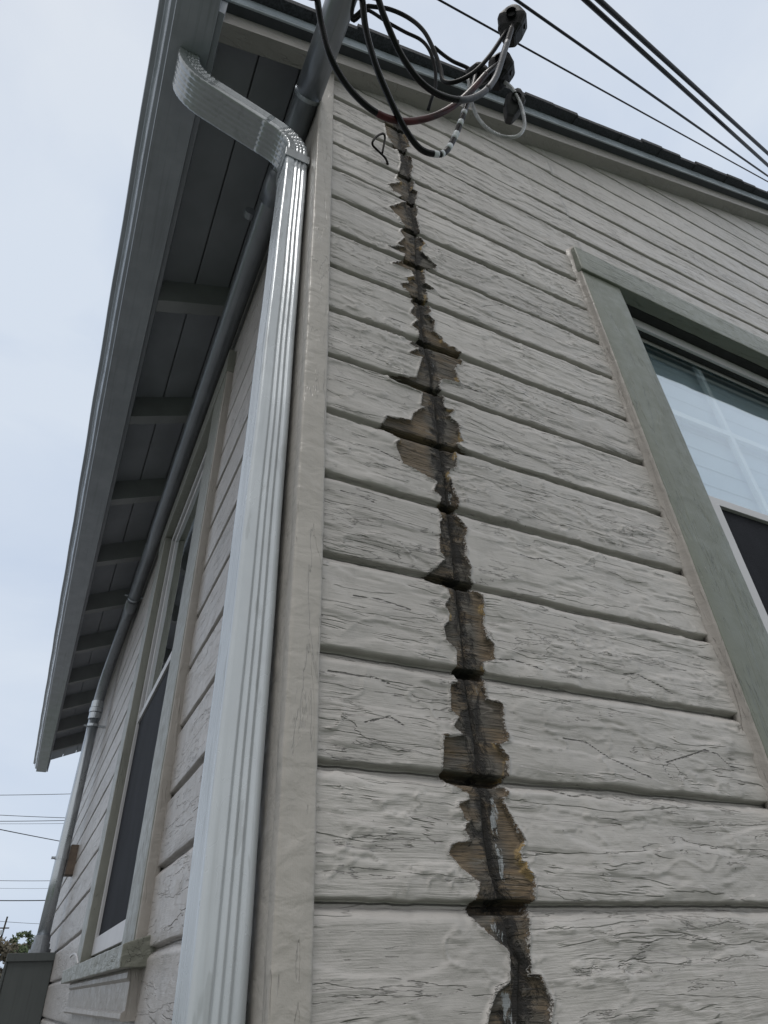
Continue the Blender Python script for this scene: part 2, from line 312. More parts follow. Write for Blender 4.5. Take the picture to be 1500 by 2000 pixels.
    if board:
        rs = m.mr(m.noise((24, 24, 1.6), 4, .6, .2, None, (6, 1, 1)), .50, .72); c = m.mix(m.op('MULTIPLY', rs, .20), c, tuple(b * .45))
        bdv = m.mr(bd, 0, 1, .92, 1.06, False); cv = m.n('ShaderNodeVectorMath', operation='SCALE'); m.l(c, cv.inputs[0]); m.l(bdv, cv.inputs['Scale']); c = cv.outputs[0]
    rough = m.mr(m.noise((40, 40, 40), 3), .3, .7, .32, .46)
    if peel:
        at = m.n('ShaderNodeAttribute', attribute_name='peel').outputs['Fac']
        seam = m.n('ShaderNodeAttribute', attribute_name='seam').outputs['Fac']
        jag = m.noise(sc(45, 330), 4, .62, .3, w1, (2, 2, 2)); jag2 = m.noise(sc(30, 60), 4, .6)
        d = m.op('ADD', at, m.op('MULTIPLY_ADD', jag, .013, m.op('MULTIPLY_ADD', jag2, .008, -.0120)))
        bare = m.mr(d, -.0004, .0004, 1, 0)
        # bare weathered wood
        wg = m.noise(sc(14, 420), 4, .7, .35, w1, (6, 6, 6)); wt = m.noise(sc(9, 34), 4, .6, .4, None, (1, 9, 4))
        wb = m.mix(m.mr(wt, .42, .62), (.118, .110, .098), (.160, .120, .078))
        wb = m.mix(m.mr(wg, .40, .66), wb, (.048, .042, .037))
        wb = m.mix(m.mr(m.noise(sc(20, 90), 3, .6, .5, None, (7, 3, 8)), .60, .68, 0, .5), wb, (.26, .245, .225))
        tan = m.op('MULTIPLY', m.mr(seam, .016, .034), m.mr(m.noise((9, 9, 6), 2, .5, 0, None, (2, 4, 4)), .42, .56))
        wb = m.mix(m.op('MULTIPLY', tan, .5), wb, m.mix(m.mr(wg, .40, .66), (.235, .170, .105), (.080, .060, .042)))
        ns = m.noise((48, 48, 30), 5, .7, .6, None, (3, 5, 2))
        sdk = m.mr(m.op('MULTIPLY_ADD', ns, .10, seam), .049, .068, 1, 0)
        pri = m.n('ShaderNodeAttribute', attribute_name='primer').outputs['Fac']
        pn = m.noise((70, 70, 36), 5, .7, .4, None, (8, 1, 6))
        swh = m.mr(m.op('ADD', m.op('MULTIPLY', pri, .22), pn), .74, .78)
        wb = m.mix(m.op('MULTIPLY', sdk, .92), wb, (.012, .0115, .0115))
        wb = m.mix(m.op('MULTIPLY', swh, .9), wb, (.34, .36, .375))
        yel = m.op('MULTIPLY', m.mr(d, -.0065, -.001), m.mr(m.noise((22, 22, 22), 2, .5, 0, None, (5, 5, 9)), .61, .66))
        wb = m.mix(yel, wb, (.33, .235, .11))
        edge = m.op('MULTIPLY', m.mr(d, -.0004, .0004), m.mr(d, .0006, .0022, 1, 0))
        c = m.mix(m.op('MULTIPLY', edge, .55), c, tuple(b * 1.22))
        c = m.mix(bare, c, wb)
        h = m.op('MULTIPLY_ADD', bare, -.0016, h)
        h = m.op('MULTIPLY_ADD', m.op('MULTIPLY', bare, wg), .0022, h)
        h = m.op('MULTIPLY_ADD', m.op('MULTIPLY', bare, sdk), -.004, h)
        h = m.op('MULTIPLY_ADD', edge, .0009, h)
        rough = m.op('MAXIMUM', rough, m.op('MULTIPLY', bare, .9))
    if peel:
        ck = m.n('ShaderNodeAttribute', attribute_name='crack').outputs['Fac']
        ck = m.op('ADD', ck, m.op('MULTIPLY', m.noise((120, 120, 160), 3, .6, 0, None, (1, 2, 8)), .0022))
        ckm = m.op('MULTIPLY', m.mr(ck, .0014, .0026, 1, 0), m.op('SUBTRACT', 1., bare))
        c = m.mix(m.op('MULTIPLY', ckm, .85), c, tuple(b * .16))
        h = m.op('MULTIPLY_ADD', ckm, -.0018, h)
    nrm = m.bump(h, 1.0, 1.0)
    return m.done(c, rough, nrm, 0, .5)

def metal_paint(name, base, rough=.35, streaks=.0, metal=0., spec=.5, dirt=.25, dirt_col=None, axis='z'):
    m = NT(name)
    s3 = {'x': (3, 90, 90), 'y': (90, 3, 90), 'z': (90, 90, 3)}[axis]
    st = m.noise(s3, 4, .6, .2); bl = m.noise((9, 9, 5), 4, .6)
    b = Vector(base)
    c = m.mix(m.mr(bl, .35, .7), tuple(b * .90), tuple(b * 1.06))
    dc = dirt_col or tuple(b * .45)
    c = m.mix(m.op('MULTIPLY', m.mr(st, .50, .75), dirt), c, dc)
    if streaks:
        dr = m.mr(m.noise((55, 55, 9), 3, .5, .6, None, (3, 3, 3)), .60, .66)
        c = m.mix(m.op('MULTIPLY', dr, streaks), c, dc)
    h = m.op('MULTIPLY_ADD', m.noise((14, 14, 6), 2), .0012, m.op('MULTIPLY', m.noise((500, 500, 500), 2), .00006))
    rg = m.mr(bl, .3, .7, rough * .85, min(1, rough * 1.35))
    return m.done(c, rg, m.bump(h), metal, spec)

def simple(name, base, rough=.6, metal=0, spec=.5, var=.15, scale=40, bump=.0003):
    m = NT(name); b = Vector(base)
    c = m.mix(m.mr(m.noise((scale,) * 3, 4), .3, .7), tuple(b * (1 - var)), tuple(b * (1 + var)))
    return m.done(c, rough, m.bump(m.op('MULTIPLY', m.noise((scale * 3,) * 3, 3), bump)), metal, spec)

BEIGE = (.47, .455, .42)
M = {}
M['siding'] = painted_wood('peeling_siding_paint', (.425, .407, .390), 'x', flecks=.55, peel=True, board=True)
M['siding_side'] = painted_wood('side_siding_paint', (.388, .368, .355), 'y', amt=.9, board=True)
M['trim'] = painted_wood('corner_trim_paint', (.370, .350, .325), 'z', amt=.32, flecks=.10, lumps=1.25)
M['caulk'] = painted_wood('caulked_trim_paint', (.335, .312, .290), 'z', amt=.35, flecks=.1, lumps=1.2)
M['green'] = painted_wood('sage_casing_paint_vertical', (.150, .165, .134), 'z', amt=.5, flecks=.25, lumps=.5)
M['green_h'] = painted_wood('sage_casing_paint_level', (.174, .188, .158), 'x', amt=.8, flecks=1, lumps=.8)
M['green_y'] = painted_wood('sage_side_casing_paint', (.195, .199, .174), 'z', amt=.5, flecks=.3, lumps=.9)
M['sill'] = painted_wood('sage_sill_paint', (.185, .190, .160), 'y', amt=.4, flecks=.2, lumps=2.4)
M['rake'] = painted_wood('rake_board_paint', (.315, .300, .285), 'x', amt=.5, flecks=.3, lumps=.6)
M['soffit'] = simple('grey_soffit_paint', (.36, .38, .42), .7, var=.08, scale=7, bump=.0006)
M['rafter'] = simple('grey_rafter_paint', (.32, .33, .345), .7, var=.08, scale=9, bump=.0008)
M['gutter'] = metal_paint('gutter_enamel', (.34, .37, .415), .14, metal=.25, dirt=.35, axis='y', spec=.7)
M['flash'] = metal_paint('edge_flashing_enamel', (.44, .50, .56), .18, dirt=.2, axis='x', spec=1.0)
M['under'] = simple('painted_underside_shade', (.045, .050, .060), .6, var=.15, scale=20)  # shade under the edge flashing put into the colour
M['down'] = metal_paint('downspout_enamel', (.50, .54, .58), .24, streaks=.35, dirt=.4, metal=.25, dirt_col=(.28, .30, .31), spec=.7)
M['elbow'] = metal_paint('elbow_enamel', (.40, .425, .45), .22, metal=.35, streaks=.2, dirt=.3, spec=.8)
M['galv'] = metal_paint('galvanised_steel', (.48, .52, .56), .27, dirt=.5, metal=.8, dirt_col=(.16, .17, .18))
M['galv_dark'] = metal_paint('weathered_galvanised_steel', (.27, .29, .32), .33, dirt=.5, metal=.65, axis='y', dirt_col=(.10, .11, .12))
M['shingle'] = simple('asphalt_shingle', (.045, .047, .055), .95, var=.4, scale=160, bump=.0015)
M['vinyl'] = simple('white_vinyl', (.50, .50, .52), .4, var=.04, scale=8, bump=.0001)
M['muntin'] = simple('white_grille', (.92, .94, .95), .4, var=.03, scale=8, bump=.0001)
M['vinyl_side'] = simple('grey_vinyl', (.26, .265, .26), .4, var=.05, scale=8, bump=.0001)
M['dark'] = simple('painted_recess_shade', (.018, .02, .022), .8)  # near-black colour stands for the shade inside the window recesses
M['cable'] = simple('black_cable_jacket', (.007, .0075, .009), .26, var=.3, scale=60, bump=.0002, spec=.22)
M['cable_old'] = simple('sun_bleached_cable_jacket', (.065, .070, .088), .45, var=.35, scale=70, bump=.0004)
M['cable_thin'] = simple('thin_black_wire_jacket', (.008, .0085, .010), .45, var=.3, scale=60, spec=.15)
M['redtape'] = simple('red_phase_tape', (.050, .010, .012), .35, var=.8, scale=30, spec=.3)
M['white'] = simple('white_phase_tape', (.62, .66, .70), .45, var=.12, scale=60)
M['boot'] = simple('black_rubber_cover', (.006, .0065, .008), .5, var=.3, scale=40, bump=.0006, spec=.25)
M['boot_grey'] = simple('dusty_rubber_cover', (.016, .017, .020), .6, var=.3, scale=40, bump=.0006)
M['wire'] = simple('bare_aluminium_strand', (.42, .43, .44), .38, metal=.7, var=.25, scale=90)
M['rust'] = simple('dark_rusty_wire', (.014, .012, .011), .7, var=.3, scale=120, spec=.15)
M['box'] = metal_paint('grey_green_enamel', (.075, .085, .086), .5, dirt=.3)
M['woodblock'] = simple('brown_stained_wood', (.15, .115, .092), .8, var=.2, scale=30, bump=.0008)
M['bark'] = simple('bark', (.05, .043, .035), .9, var=.4, scale=8)

def leafmat(name, a, b):
    m = NT(name)
    c = m.mix(m.mr(m.noise((1.2, 1.2, 1.2), 3), .35, .65), a, b)
    m.done(c, .7); return m.m
M['leaf'] = leafmat('olive_foliage', (.040, .062, .028), (.085, .115, .045))
M['leaf2'] = leafmat('brownish_foliage', (.060, .050, .036), (.10, .085, .05))

def glassmat(name, tint, rough=.02, transp=.55):
    m = NT(name); t = m.t
    g = m.n('ShaderNodeBsdfGlossy'); g.inputs['Roughness'].default_value = rough; g.inputs['Color'].default_value = (*tint, 1)
    tr = m.n('ShaderNodeBsdfTransparent'); tr.inputs['Color'].default_value = (transp * tint[0], transp * tint[1], transp * tint[2], 1)
    lw = m.n('ShaderNodeLayerWeight'); lw.inputs['Blend'].default_value = .5; fc = m.op('MULTIPLY_ADD', m.op('POWER', lw.outputs['Facing'], 3.0), 1.25, .06)
    mxs = m.n('ShaderNodeMixShader')
    m.l(m.bump(m.op('MULTIPLY', m.noise((3, 3, 3), 1), .002)), g.inputs['Normal'])
    m.l(fc, mxs.inputs[0]); m.l(tr.outputs[0], mxs.inputs[1]); m.l(g.outputs[0], mxs.inputs[2])
    out = [n for n in t.nodes if n.type == 'OUTPUT_MATERIAL'][0]; m.l(mxs.outputs[0], out.inputs['Surface'])
    return m.m
M['glass'] = glassmat('window_glass', (.94, .98, 1.0), .02, .93)
M['blind'] = simple('pale_blue_blind', (.56, .65, .72), .5, var=.03, scale=5, bump=.0001)

def screenmat():
    m = NT('insect_screen')
    a = m.noise((9, 9, 4), 4, .6, .8); b_ = m.voro((420, 420, 420), None, 'F1')
    c = m.mix(m.mr(a, .35, .7), (.008, .009, .012), (.015, .016, .021))
    return m.done(c, .7, m.bump(m.op('MULTIPLY', b_, .0004)), 0, .12)
M['screen'] = screenmat()

def groundmat():
    m = NT('ground_concrete')
    c = m.mix(m.mr(m.noise((1.5, 1.5, 1.5), 6), .3, .7), (.135, .134, .13), (.18, .178, .172))
    c = m.mix(m.mr(m.noise((.05, .05, .05), 4), .48, .56), c, (.07, .10, .05))
    return m.done(c, .9, m.bump(m.op('MULTIPLY', m.noise((60, 60, 60), 4), .003)))
M['ground'] = groundmat()

# ------------------------------------------------------------------ ground
g = MB(); g.add([(-900, -900, 0), (900, -900, 0), (900, 900, 0), (-900, 900, 0)], [(0, 1, 2, 3)])
tag(link('ground', g.mesh('ground', units=False), M['ground']), kind='structure')

# ------------------------------------------------------------------ the house
ZG = -H / S                                   # ground level in units
house = thing('house', 'small clapboard house with peeling beige-grey siding and sage window trim', 'house', (2.5, 5, ZG))
GROOVE = {0:.096,1:.290,2:.488,3:.694,4:.897,5:1.097,6:1.297,7:1.492,8:1.694,9:1.886,10:2.088,11:2.284,12:2.474,13:2.680,
          14:2.867,15:3.065,16:3.262,17:3.468,18:3.685,19:3.895,20:4.105,21:4.315}
for k in range(22, 27): GROOVE[k] = 4.315 + .206 * (k - 21)
for k in range(-1, -13, -1): GROOVE[k] = .096 + .2 * k
GZ = np.array(sorted(GROOVE.values()))
RK = .425                                     # roof pitch (rise over run)

OFFS = [.030, .020, .0125, .0095, .0078, .0066, .0056, .0046, .0030, 0, -.003, -.0050, -.0058, -.0082, -.0105, -.0135, -.017, -.021, -.026]
def profile(dz):
    d = np.zeros_like(dz); D = .019
    a = (dz < .0078) & (dz >= .0046); d[a] = D * (1 - (dz[a] - .0046) / .0032)
    b = (dz < .0046) & (dz >= -.0052); d[b] = D
    c = (dz < -.0052) & (dz >= -.0205); t = (-.0052 - dz[c]) / .0153
    d[c] = .0115 * (1 - t) ** 1.1
    lip = (dz >= .0078) & (dz < .02); d[lip] = .0016 * (1 - (dz[lip] - .0078) / .0122) ** 2
    return d
def rows(zlo, zhi, fine, step_hi):
    z = set()
    for g_ in GZ:
        for o in OFFS:
            if zlo < g_ + o < zhi: z.add(round(g_ + o, 5))
    cur = zlo
    while cur < zhi:
        near = np.abs(GZ - cur).min()
        if near > .03: z.add(round(cur, 5))
        cur += fine if cur < step_hi else .02
    return np.array(sorted(z))

def sdf_poly(px, pz, poly):
    P = np.array(poly); Q = np.roll(P, -1, 0)
    d2 = np.full(px.shape, 1e9); ins = np.zeros(px.shape, bool)
    for (ax, az), (bx, bz) in zip(P, Q):
        ex, ez = bx - ax, bz - az; L2 = ex * ex + ez * ez + 1e-12
        t = np.clip(((px - ax) * ex + (pz - az) * ez) / L2, 0, 1)
        d2 = np.minimum(d2, (px - ax - t * ex) ** 2 + (pz - az - t * ez) ** 2)
        c = ((az > pz) != (bz > pz)) & (px < ex * (pz - az) / (ez if abs(ez) > 1e-9 else 1e-9) + ax); ins ^= c
    return np.where(ins, -1, 1) * np.sqrt(d2)

def grid_mesh(name, X, Y, Z, keep):
    nr, nc = X.shape
    V = np.stack([X, Y, Z], -1).reshape(-1, 3) * S; V[:, 2] += H
    idx = np.arange(nr * nc).reshape(nr, nc)
    F = np.stack([idx[:-1, :-1], idx[:-1, 1:], idx[1:, 1:], idx[1:, :-1]], -1)[keep].reshape(-1, 4)
    used = np.unique(F); remap = np.full(nr * nc, -1); remap[used] = np.arange(len(used))
    V = V[used]; F = remap[F]
    me = bpy.data.meshes.new(name)
    me.vertices.add(len(V)); me.vertices.foreach_set('co', V.ravel().astype(np.float32))
    me.loops.add(F.size); me.loops.foreach_set('vertex_index', F.ravel().astype(np.int32))
    me.polygons.add(len(F)); me.polygons.foreach_set('loop_start', np.arange(0, F.size, 4, dtype=np.int32))
    me.update(calc_edges=True); me.validate()
    return me, used

# --- gable (right-hand) wall with the long peeled seam
xs = np.concatenate([np.arange(.366, .50, .0045), np.arange(.50, .79, .0023), np.arange(.79, 1.56, .0045), np.arange(1.56, 1.7, .02), np.arange(1.7, 5.3, .02)])
zs = rows(-.5, 4.9, .0032, 2.95)
zs = np.concatenate([np.arange(ZG, -.5, .1), zs])
XX, ZZ = np.meshgrid(xs, zs)
gi = np.abs(ZZ[..., None][..., 0][:, :1] - GZ[None, :]).argmin(1)            # nearest groove of each row
dz = (ZZ - GZ[gi][:, None]); bi = np.searchsorted(GZ, ZZ[:, 0])
near = np.clip(1 - np.abs(dz) / .07, 0, 1)
jit = (fbm(XX * 5, gi[:, None] * 7.3 + XX * 0, 3) * .0021 + fbm(XX * 38, gi[:, None] * 3.1 + XX * 0, 9) * .0011) * near
# the lower lip and the cove edge wander on their own
jit += np.where(dz > .0046, fbm(XX * 22, gi[:, None] * 5.7, 21) * .0012, 0) * near + np.where(dz < -.012, fbm(XX * 17, gi[:, None] * 9.1, 33) * .0022, 0) * near
D = profile(dz)
poly = PEEL_L + PEEL_R[::-1]
sub = (XX > .48) & (XX < .80) & (ZZ > -.5) & (ZZ < 2.95)
sd_ = np.full(XX.shape, .2); sd_[sub] = sdf_poly(XX[sub], ZZ[sub], poly)
sx = np.interp(ZZ, [p[1] for p in SEAM][::-1], [p[0] for p in SEAM][::-1])
seam = np.abs(XX - sx + fbm(ZZ * 9, ZZ * 0, 5) * .0022)
inside = np.clip(-sd_ / .004 + .5, 0, 1)
gr_in = (np.abs(dz + .001) < .0095)
D = D + inside * .0045 + inside * np.where(gr_in, .020, 0) + np.clip(1 - seam / .006, 0, 1) * inside * .006
D += inside * fbm(XX * 30, ZZ * 90, 61) * .0012
# slightly cupped, uneven boards and thick paint
bow = fbm(XX * 1.3 + bi[:, None] * 3.3, ZZ * 6, 71) * .0022 + fbm(XX * 9, ZZ * 30, 77) * .0010
tilt = (vn(gi * 1.7, gi * 0.0, 5)[:, None]) * np.clip(dz, 0, .2) * .015
# old paint standing in ridges and stepped flakes
f1 = fbm(XX * 5 + bi[:, None] * 2.7, ZZ * 24, 91, 4); f2 = fbm(XX * 8 + bi[:, None] * 5.1, ZZ * 30, 97, 4); g1_ = np.clip(.5 + 1.2 * fbm(XX * 2.2, ZZ * 7 + bi[:, None] * 3., 101, 2), 0, 1)
f0 = fbm(XX * 4, ZZ * 9 + bi[:, None] * 1.3, 105, 3)
st = 1 / (1 + np.exp(-np.clip(f1 / .045, -30, 30))); ridge = np.exp(-(f2 / .055) ** 2) * g1_ + .8 * np.exp(-((f0 - .15) / .035) ** 2) * (1 - g1_)
fine_part = (XX < 1.56)
D = D - fine_part * (1 - inside) * (.0028 * st + .0026 * ridge) * (np.abs(dz) > .008)
D = D - bow * (1 - .6 * inside) + tilt
# paint lifted a little around the bare patch
D -= np.exp(-((sd_ - .0035) / .0038) ** 2) * (.0030 + .0024 * vn(XX * 40, ZZ * 60, 13))
roofline = 2.862 + RK * XX + .08
keep = ((ZZ < roofline)[:-1, :-1]) & ~((XX > 1.60) & (XX < 3.75) & (ZZ > -.55) & (ZZ < 2.38))[:-1, :-1]
me, used = grid_mesh('wall', XX, 1.0 + D, ZZ + jit, keep)
pr_m = np.zeros_like(sd_)
for ax, az, bx, bz, w_, st_ in PRIMER:
    ex, ez = bx - ax, bz - az; t = np.clip(((XX - ax) * ex + (ZZ - az) * ez) / (ex * ex + ez * ez), 0, 1)
    pr_m = np.maximum(pr_m, st_ * np.clip(1.6 - np.hypot(XX - ax - t * ex, ZZ - az - t * ez) / w_, 0, 1))
def polydist(lines):
    d = np.full(XX.shape, .5)
    for ln in lines:
        for (ax, az), (bx, bz) in zip(ln[:-1], ln[1:]):
            mk_ = (XX > min(ax, bx) - .05) & (XX < max(ax, bx) + .05) & (ZZ > min(az, bz) - .05) & (ZZ < max(az, bz) + .05)
            px_, pz_ = XX[mk_], ZZ[mk_]; ex, ez = bx - ax, bz - az
            t = np.clip(((px_ - ax) * ex + (pz_ - az) * ez) / (ex * ex + ez * ez + 1e-12), 0, 1)
            d[mk_] = np.minimum(d[mk_], np.hypot(px_ - ax - t * ex, pz_ - az - t * ez))
    return d
crk = polydist(CRACKS); rdg = polydist(RIDGES)
D -= .0030 * np.exp(-(rdg / .0032) ** 2) + .0018 * np.exp(-((crk - .004) / .004) ** 2) * (crk < .4)
bv = _h(bi.astype(np.int64), bi.astype(np.int64) * 0 + 3, 7)[:, None] + XX * 0
# boards are butted at the seam, so left and right of it are different boards
bv = np.where(XX > sx, bv, (bv * 7.31 + .37) % 1.0)
for nm, arr in (('peel', sd_ * S), ('seam', seam * S), ('primer', pr_m), ('board', bv), ('crack', crk * S)):
    a = me.attributes.new(nm, 'FLOAT', 'POINT'); a.data.foreach_set('value', arr.ravel()[used].astype(np.float32))
wall = link('wall', me, M['siding'], house, smooth=True)
wall['label'] = 'gable wall of grooved siding split by a long peeled seam of bare wood'
del XX, ZZ, D, sd_, seam, bow

# --- side (left-hand) wall
WX = .335
ys = np.concatenate([np.arange(1.03, 2.2, .012), np.arange(2.2, 6.5, .025), np.arange(6.5, 10.95, .08)])
zs = rows(-.6, 2.98, .03, 9)
zs = np.concatenate([np.arange(ZG, -.6, .1), zs])
YY, ZZ = np.meshgrid(ys, zs)
gi = np.abs(ZZ[:, :1] - GZ[None, :]).argmin(1); dz = ZZ - GZ[gi][:, None]
bi = np.searchsorted(GZ, ZZ[:, 0])
D = profile(dz) - fbm(YY * 2 + bi[:, None] * 3.3, ZZ * 6, 7) * .0018
near = np.clip(1 - np.abs(dz) / .07, 0, 1)
jit = fbm(YY * 6, gi[:, None] * 4.4 + YY * 0, 5) * .0018 * near
keep = ~((YY > 2.34) & (YY < 3.80) & (ZZ > .12) & (ZZ < 2.44))[:-1, :-1]
me, used = grid_mesh('wall', WX + D, YY, ZZ + jit, keep)
bv = _h(bi.astype(np.int64), bi.astype(np.int64) * 0 + 11, 5)[:, None] + YY * 0
a = me.attributes.new('board', 'FLOAT', 'POINT'); a.data.foreach_set('value', bv.ravel()[used].astype(np.float32))
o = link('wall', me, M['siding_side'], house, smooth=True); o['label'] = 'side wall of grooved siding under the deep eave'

# --- hidden walls (far gable and far side) so the house is closed, plus a dark room behind the windows
b = MB(); b.box((.36, 10.9, ZG), (9.5, 10.95, 3.0)); b.box((9.45, 1.1, ZG), (9.5, 10.9, 3.0)); b.build('wall', M['siding_side'], house)
b = MB(); b.box((5.28, 1.0, ZG), (9.5, 1.05, 3.2)); b.build('wall', M['siding_side'], house)

# --- corner boards
b = MB(); b.box((.313, .980, ZG), (.372, 1.012, 3.02))
b.build('corner_board', M['trim'], house, bevel=.0045, smooth=True, sub=.012, rough=.0016, seed=3)
b = MB(); b.box((.3155, 1.0125, ZG), (.345, 1.125, 3.0))
b.build('corner_board', M['trim'], house, bevel=.003, smooth=True, sub=.05, rough=.0009, seed=8)

# --- rake: trim board, edge flashing, shingles (profiles given as (y, intercept), swept along the roof pitch)
def rake(prof, x0, x1, name, mat, n=1, wob=0):
    mb = MB(); k = len(prof); vs = []; fs = []
    for i in range(n + 1):
        x = x0 + (x1 - x0) * i / n
        for y, c in prof: vs.append((x, y, RK * x + c + wob * (math.sin(i * 1.7) + math.sin(i * .63))))
    for i in range(n):
        for j in range(k): fs.append((i * k + j, i * k + (j + 1) % k, (i + 1) * k + (j + 1) % k, (i + 1) * k + j))
    fs += [tuple(range(k))[::-1], tuple(n * k + j for j in range(k))]
    mb.add(vs, fs); return mb.build(name, mat, house)
XE = -.100                                     # eave line
XR = 5.2
rake([(.933, 2.862), (1.002, 2.862), (1.002, 2.962), (.933, 2.962)], XE, XR, 'rake_board', M['rake'], 30, .0008)
rake([(.8985, 2.9628), (1.0, 2.9628), (1.0, 3.055), (.8985, 3.055)], XE - .008, XR, 'rake_trim', M['under'], 30, .0005)  # coloured dark to stand for the shaded underside of the overhang
rake([(.888, 2.960), (.8905, 2.957), (.8980, 2.960), (.8980, 3.0552), (.896, 3.0552), (.8935, 3.02), (.892, 2.985)], XE - .01, XR, 'edge_flashing', M['flash'], 40, .0008)
# roof deck and shingles
mb = MB(); x0 = XE - .03
def roof_slab(mb, y0, y1, c0, c1, xa, xb):
    mb.add([(xa, y0, RK * xa + c0), (xb, y0, RK * xb + c0), (xb, y1, RK * xb + c0), (xa, y1, RK * xa + c0),
            (xa, y0, RK * xa + c1), (xb, y0, RK * xb + c1), (xb, y1, RK * xb + c1), (xa, y1, RK * xa + c1)],
           [(0, 3, 2, 1), (4, 5, 6, 7), (0, 1, 5, 4), (1, 2, 6, 5), (2, 3, 7, 6), (3, 0, 4, 7)])
x = XE - .05; i = 0
while x < XR + .1:                             # shingle courses, each end a little ragged
    w = .19; y0 = .850 + rnd.uniform(-.006, .008)
    roof_slab(mb, y0, 11.42, 3.056 + (i % 2) * .004, 3.088 + rnd.uniform(0, .0045) + (i % 2) * .004, x, x + w + .01)
    x += w; i += 1
mb.build('shingles', M['shingle'], house)
# far roof slope, so the roof closes from any side
mb = MB(); zr = RK * XR + 3.1
mb.add([(XR, .86, zr), (XR, 11.42, zr), (10.2, 11.42, zr - (10.2 - XR) * RK), (10.2, .86, zr - (10.2 - XR) * RK),
        (XR, .86, zr - .05), (XR, 11.42, zr - .05), (10.2, 11.42, zr - .05 - (10.2 - XR) * RK), (10.2, .86, zr - .05 - (10.2 - XR) * RK)],
       [(0, 1, 2, 3), (7, 6, 5, 4), (0, 4, 5, 1), (1, 5, 6, 2), (2, 6, 7, 3), (3, 7, 4, 0)])
mb.build('shingles', M['shingle'], house)

# --- soffit boards (deck seen from below), running along the eave with open joints between them
mb = MB(); edges = [XE - .002, .071, .245, .42]
for a, b_ in zip(edges[:-1], edges[1:]):
    roof_slab(mb, 1.003, 11.40, 3.01, 3.050, a + .0035, b_ - .0035)
roof_slab(mb, 1.003, 11.40, 3.0505, 3.0545, XE - .002, .6)
mb.build('soffit', M['soffit'], house)
mb = MB(); mb.box((XE - .001, .90, 2.800), (XE + .018, 11.40, 2.958)); mb.build('fascia', M['soffit'], house)
for k in range(10):
    y = 2.205 + .895 * k + (0.04 if k > 4 else 0)
    mb = MB(); xa, xb = XE + .0185, .46
    mb.add([(xa, y, RK * xa + 2.842), (xb, y, RK * xb + 2.842), (xb, y + .075, RK * xb + 2.842), (xa, y + .075, RK * xa + 2.842),
            (xa, y, RK * xa + 3.0098), (xb, y, RK * xb + 3.0098), (xb, y + .075, RK * xb + 3.0098), (xa, y + .075, RK * xa + 3.0098)],
           [(0, 3, 2, 1), (4, 5, 6, 7), (0, 1, 5, 4), (1, 2, 6, 5), (2, 3, 7, 6), (3, 0, 4, 7)])
    mb.build('rafter', M['rafter'], house, bevel=.003)
# frieze blocking at wall top
mb = MB(); mb.box((.345, 1.03, 2.90), (.37, 10.9, 3.14)); mb.build('blocking', M['soffit'], house)

# --- window in the gable wall
win = bpy.data.objects.new('window', None); col.objects.link(win); win.parent = house
win.location = Vector(W((2.6, 1.0, .9))) - house.location
def wpart(mb, name, mat, **k): return mb.build(name, mat, win, **k)
b = MB(); b.box((1.469, .972, -.62), (1.672, 1.02, 2.3215)); wpart(b, 'casing', M['green'], bevel=.004, smooth=True, sub=.05, rough=.0013, seed=12)
b = MB(); b.box((3.55, .972, -.62), (3.75, 1.02, 2.3215)); wpart(b, 'casing', M['green'], bevel=.004, smooth=True, sub=.05, rough=.0013, seed=14)
b = MB(); b.box((1.462, .962, 2.3225), (3.80, 1.02, 2.487)); wpart(b, 'head_casing', M['green_h'], bevel=.005, smooth=True, sub=.05, rough=.0016, seed=17)
# caulk fillet painted wall colour down the outside of the casing
mb = MB(); n = 150; vs = []; fs = []
for i in range(n + 1):
    z = -.6 + (2.50 + .6) * i / n; w = .014 + .004 * mnoise.noise(Vector((0, 0, z * 9))) + .0025 * mnoise.noise(Vector((3, 0, z * 40)))
    e = .0015 * mnoise.noise(Vector((7, 0, z * 60)))
    if z > 2.33: w += .004
    vs += [(1.4705, .9735 + e, z), (1.4660, .9728 + e, z), (1.4645, .978, z), (1.4615, .988, z), (1.468 - w * .75, .9965, z), (1.468 - w, 1.0005, z), (1.468 - w, 1.012, z), (1.4705, 1.012, z)]
for i in range(n):
    for j in range(8): fs.append((i * 8 + j, i * 8 + (j + 1) % 8, (i + 1) * 8 + (j + 1) % 8, (i + 1) * 8 + j))
fs += [tuple(range(8))[::-1], tuple(n * 8 + j for j in range(8))]
mb.add(vs, fs); wpart(mb, 'caulk', M['caulk'], smooth=True)
# frame
b = MB()
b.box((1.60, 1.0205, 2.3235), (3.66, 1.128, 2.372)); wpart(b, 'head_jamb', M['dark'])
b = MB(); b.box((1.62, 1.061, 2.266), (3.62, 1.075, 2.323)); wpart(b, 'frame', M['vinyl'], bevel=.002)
b = MB(); b.box((1.62, 1.0755, 2.262), (3.62, 1.1005, 2.323)); wpart(b, 'frame', M['dark'])  # black filler painted as the shadowed recess behind the frame face
b = MB(); b.box((1.62, 1.1015, 2.243), (3.62, 1.107, 2.323)); wpart(b, 'sash', M['vinyl_side'], bevel=.001)
b = MB(); b.box((1.62, 1.0205, -.6), (1.675, 1.2, 2.3215)); wpart(b, 'jamb', M['vinyl_side'])
b = MB(); b.box((3.545, 1.0205, -.6), (3.60, 1.2, 2.3215)); wpart(b, 'jamb', M['vinyl_side'])
b = MB(); b.box((1.6755, 1.078, -.6), (1.893, 1.094, 1.318)); wpart(b, 'frame', M['vinyl'], bevel=.002)
b = MB(); b.box((1.6755, 1.082, 1.3185), (3.54, 1.108, 1.352)); wpart(b, 'meeting_rail', M['vinyl'], bevel=.002)
b = MB(); b.box((1.6755, 1.1125, 1.353), (3.54, 1.1155, 2.3)); wpart(b, 'glass', M['glass'])
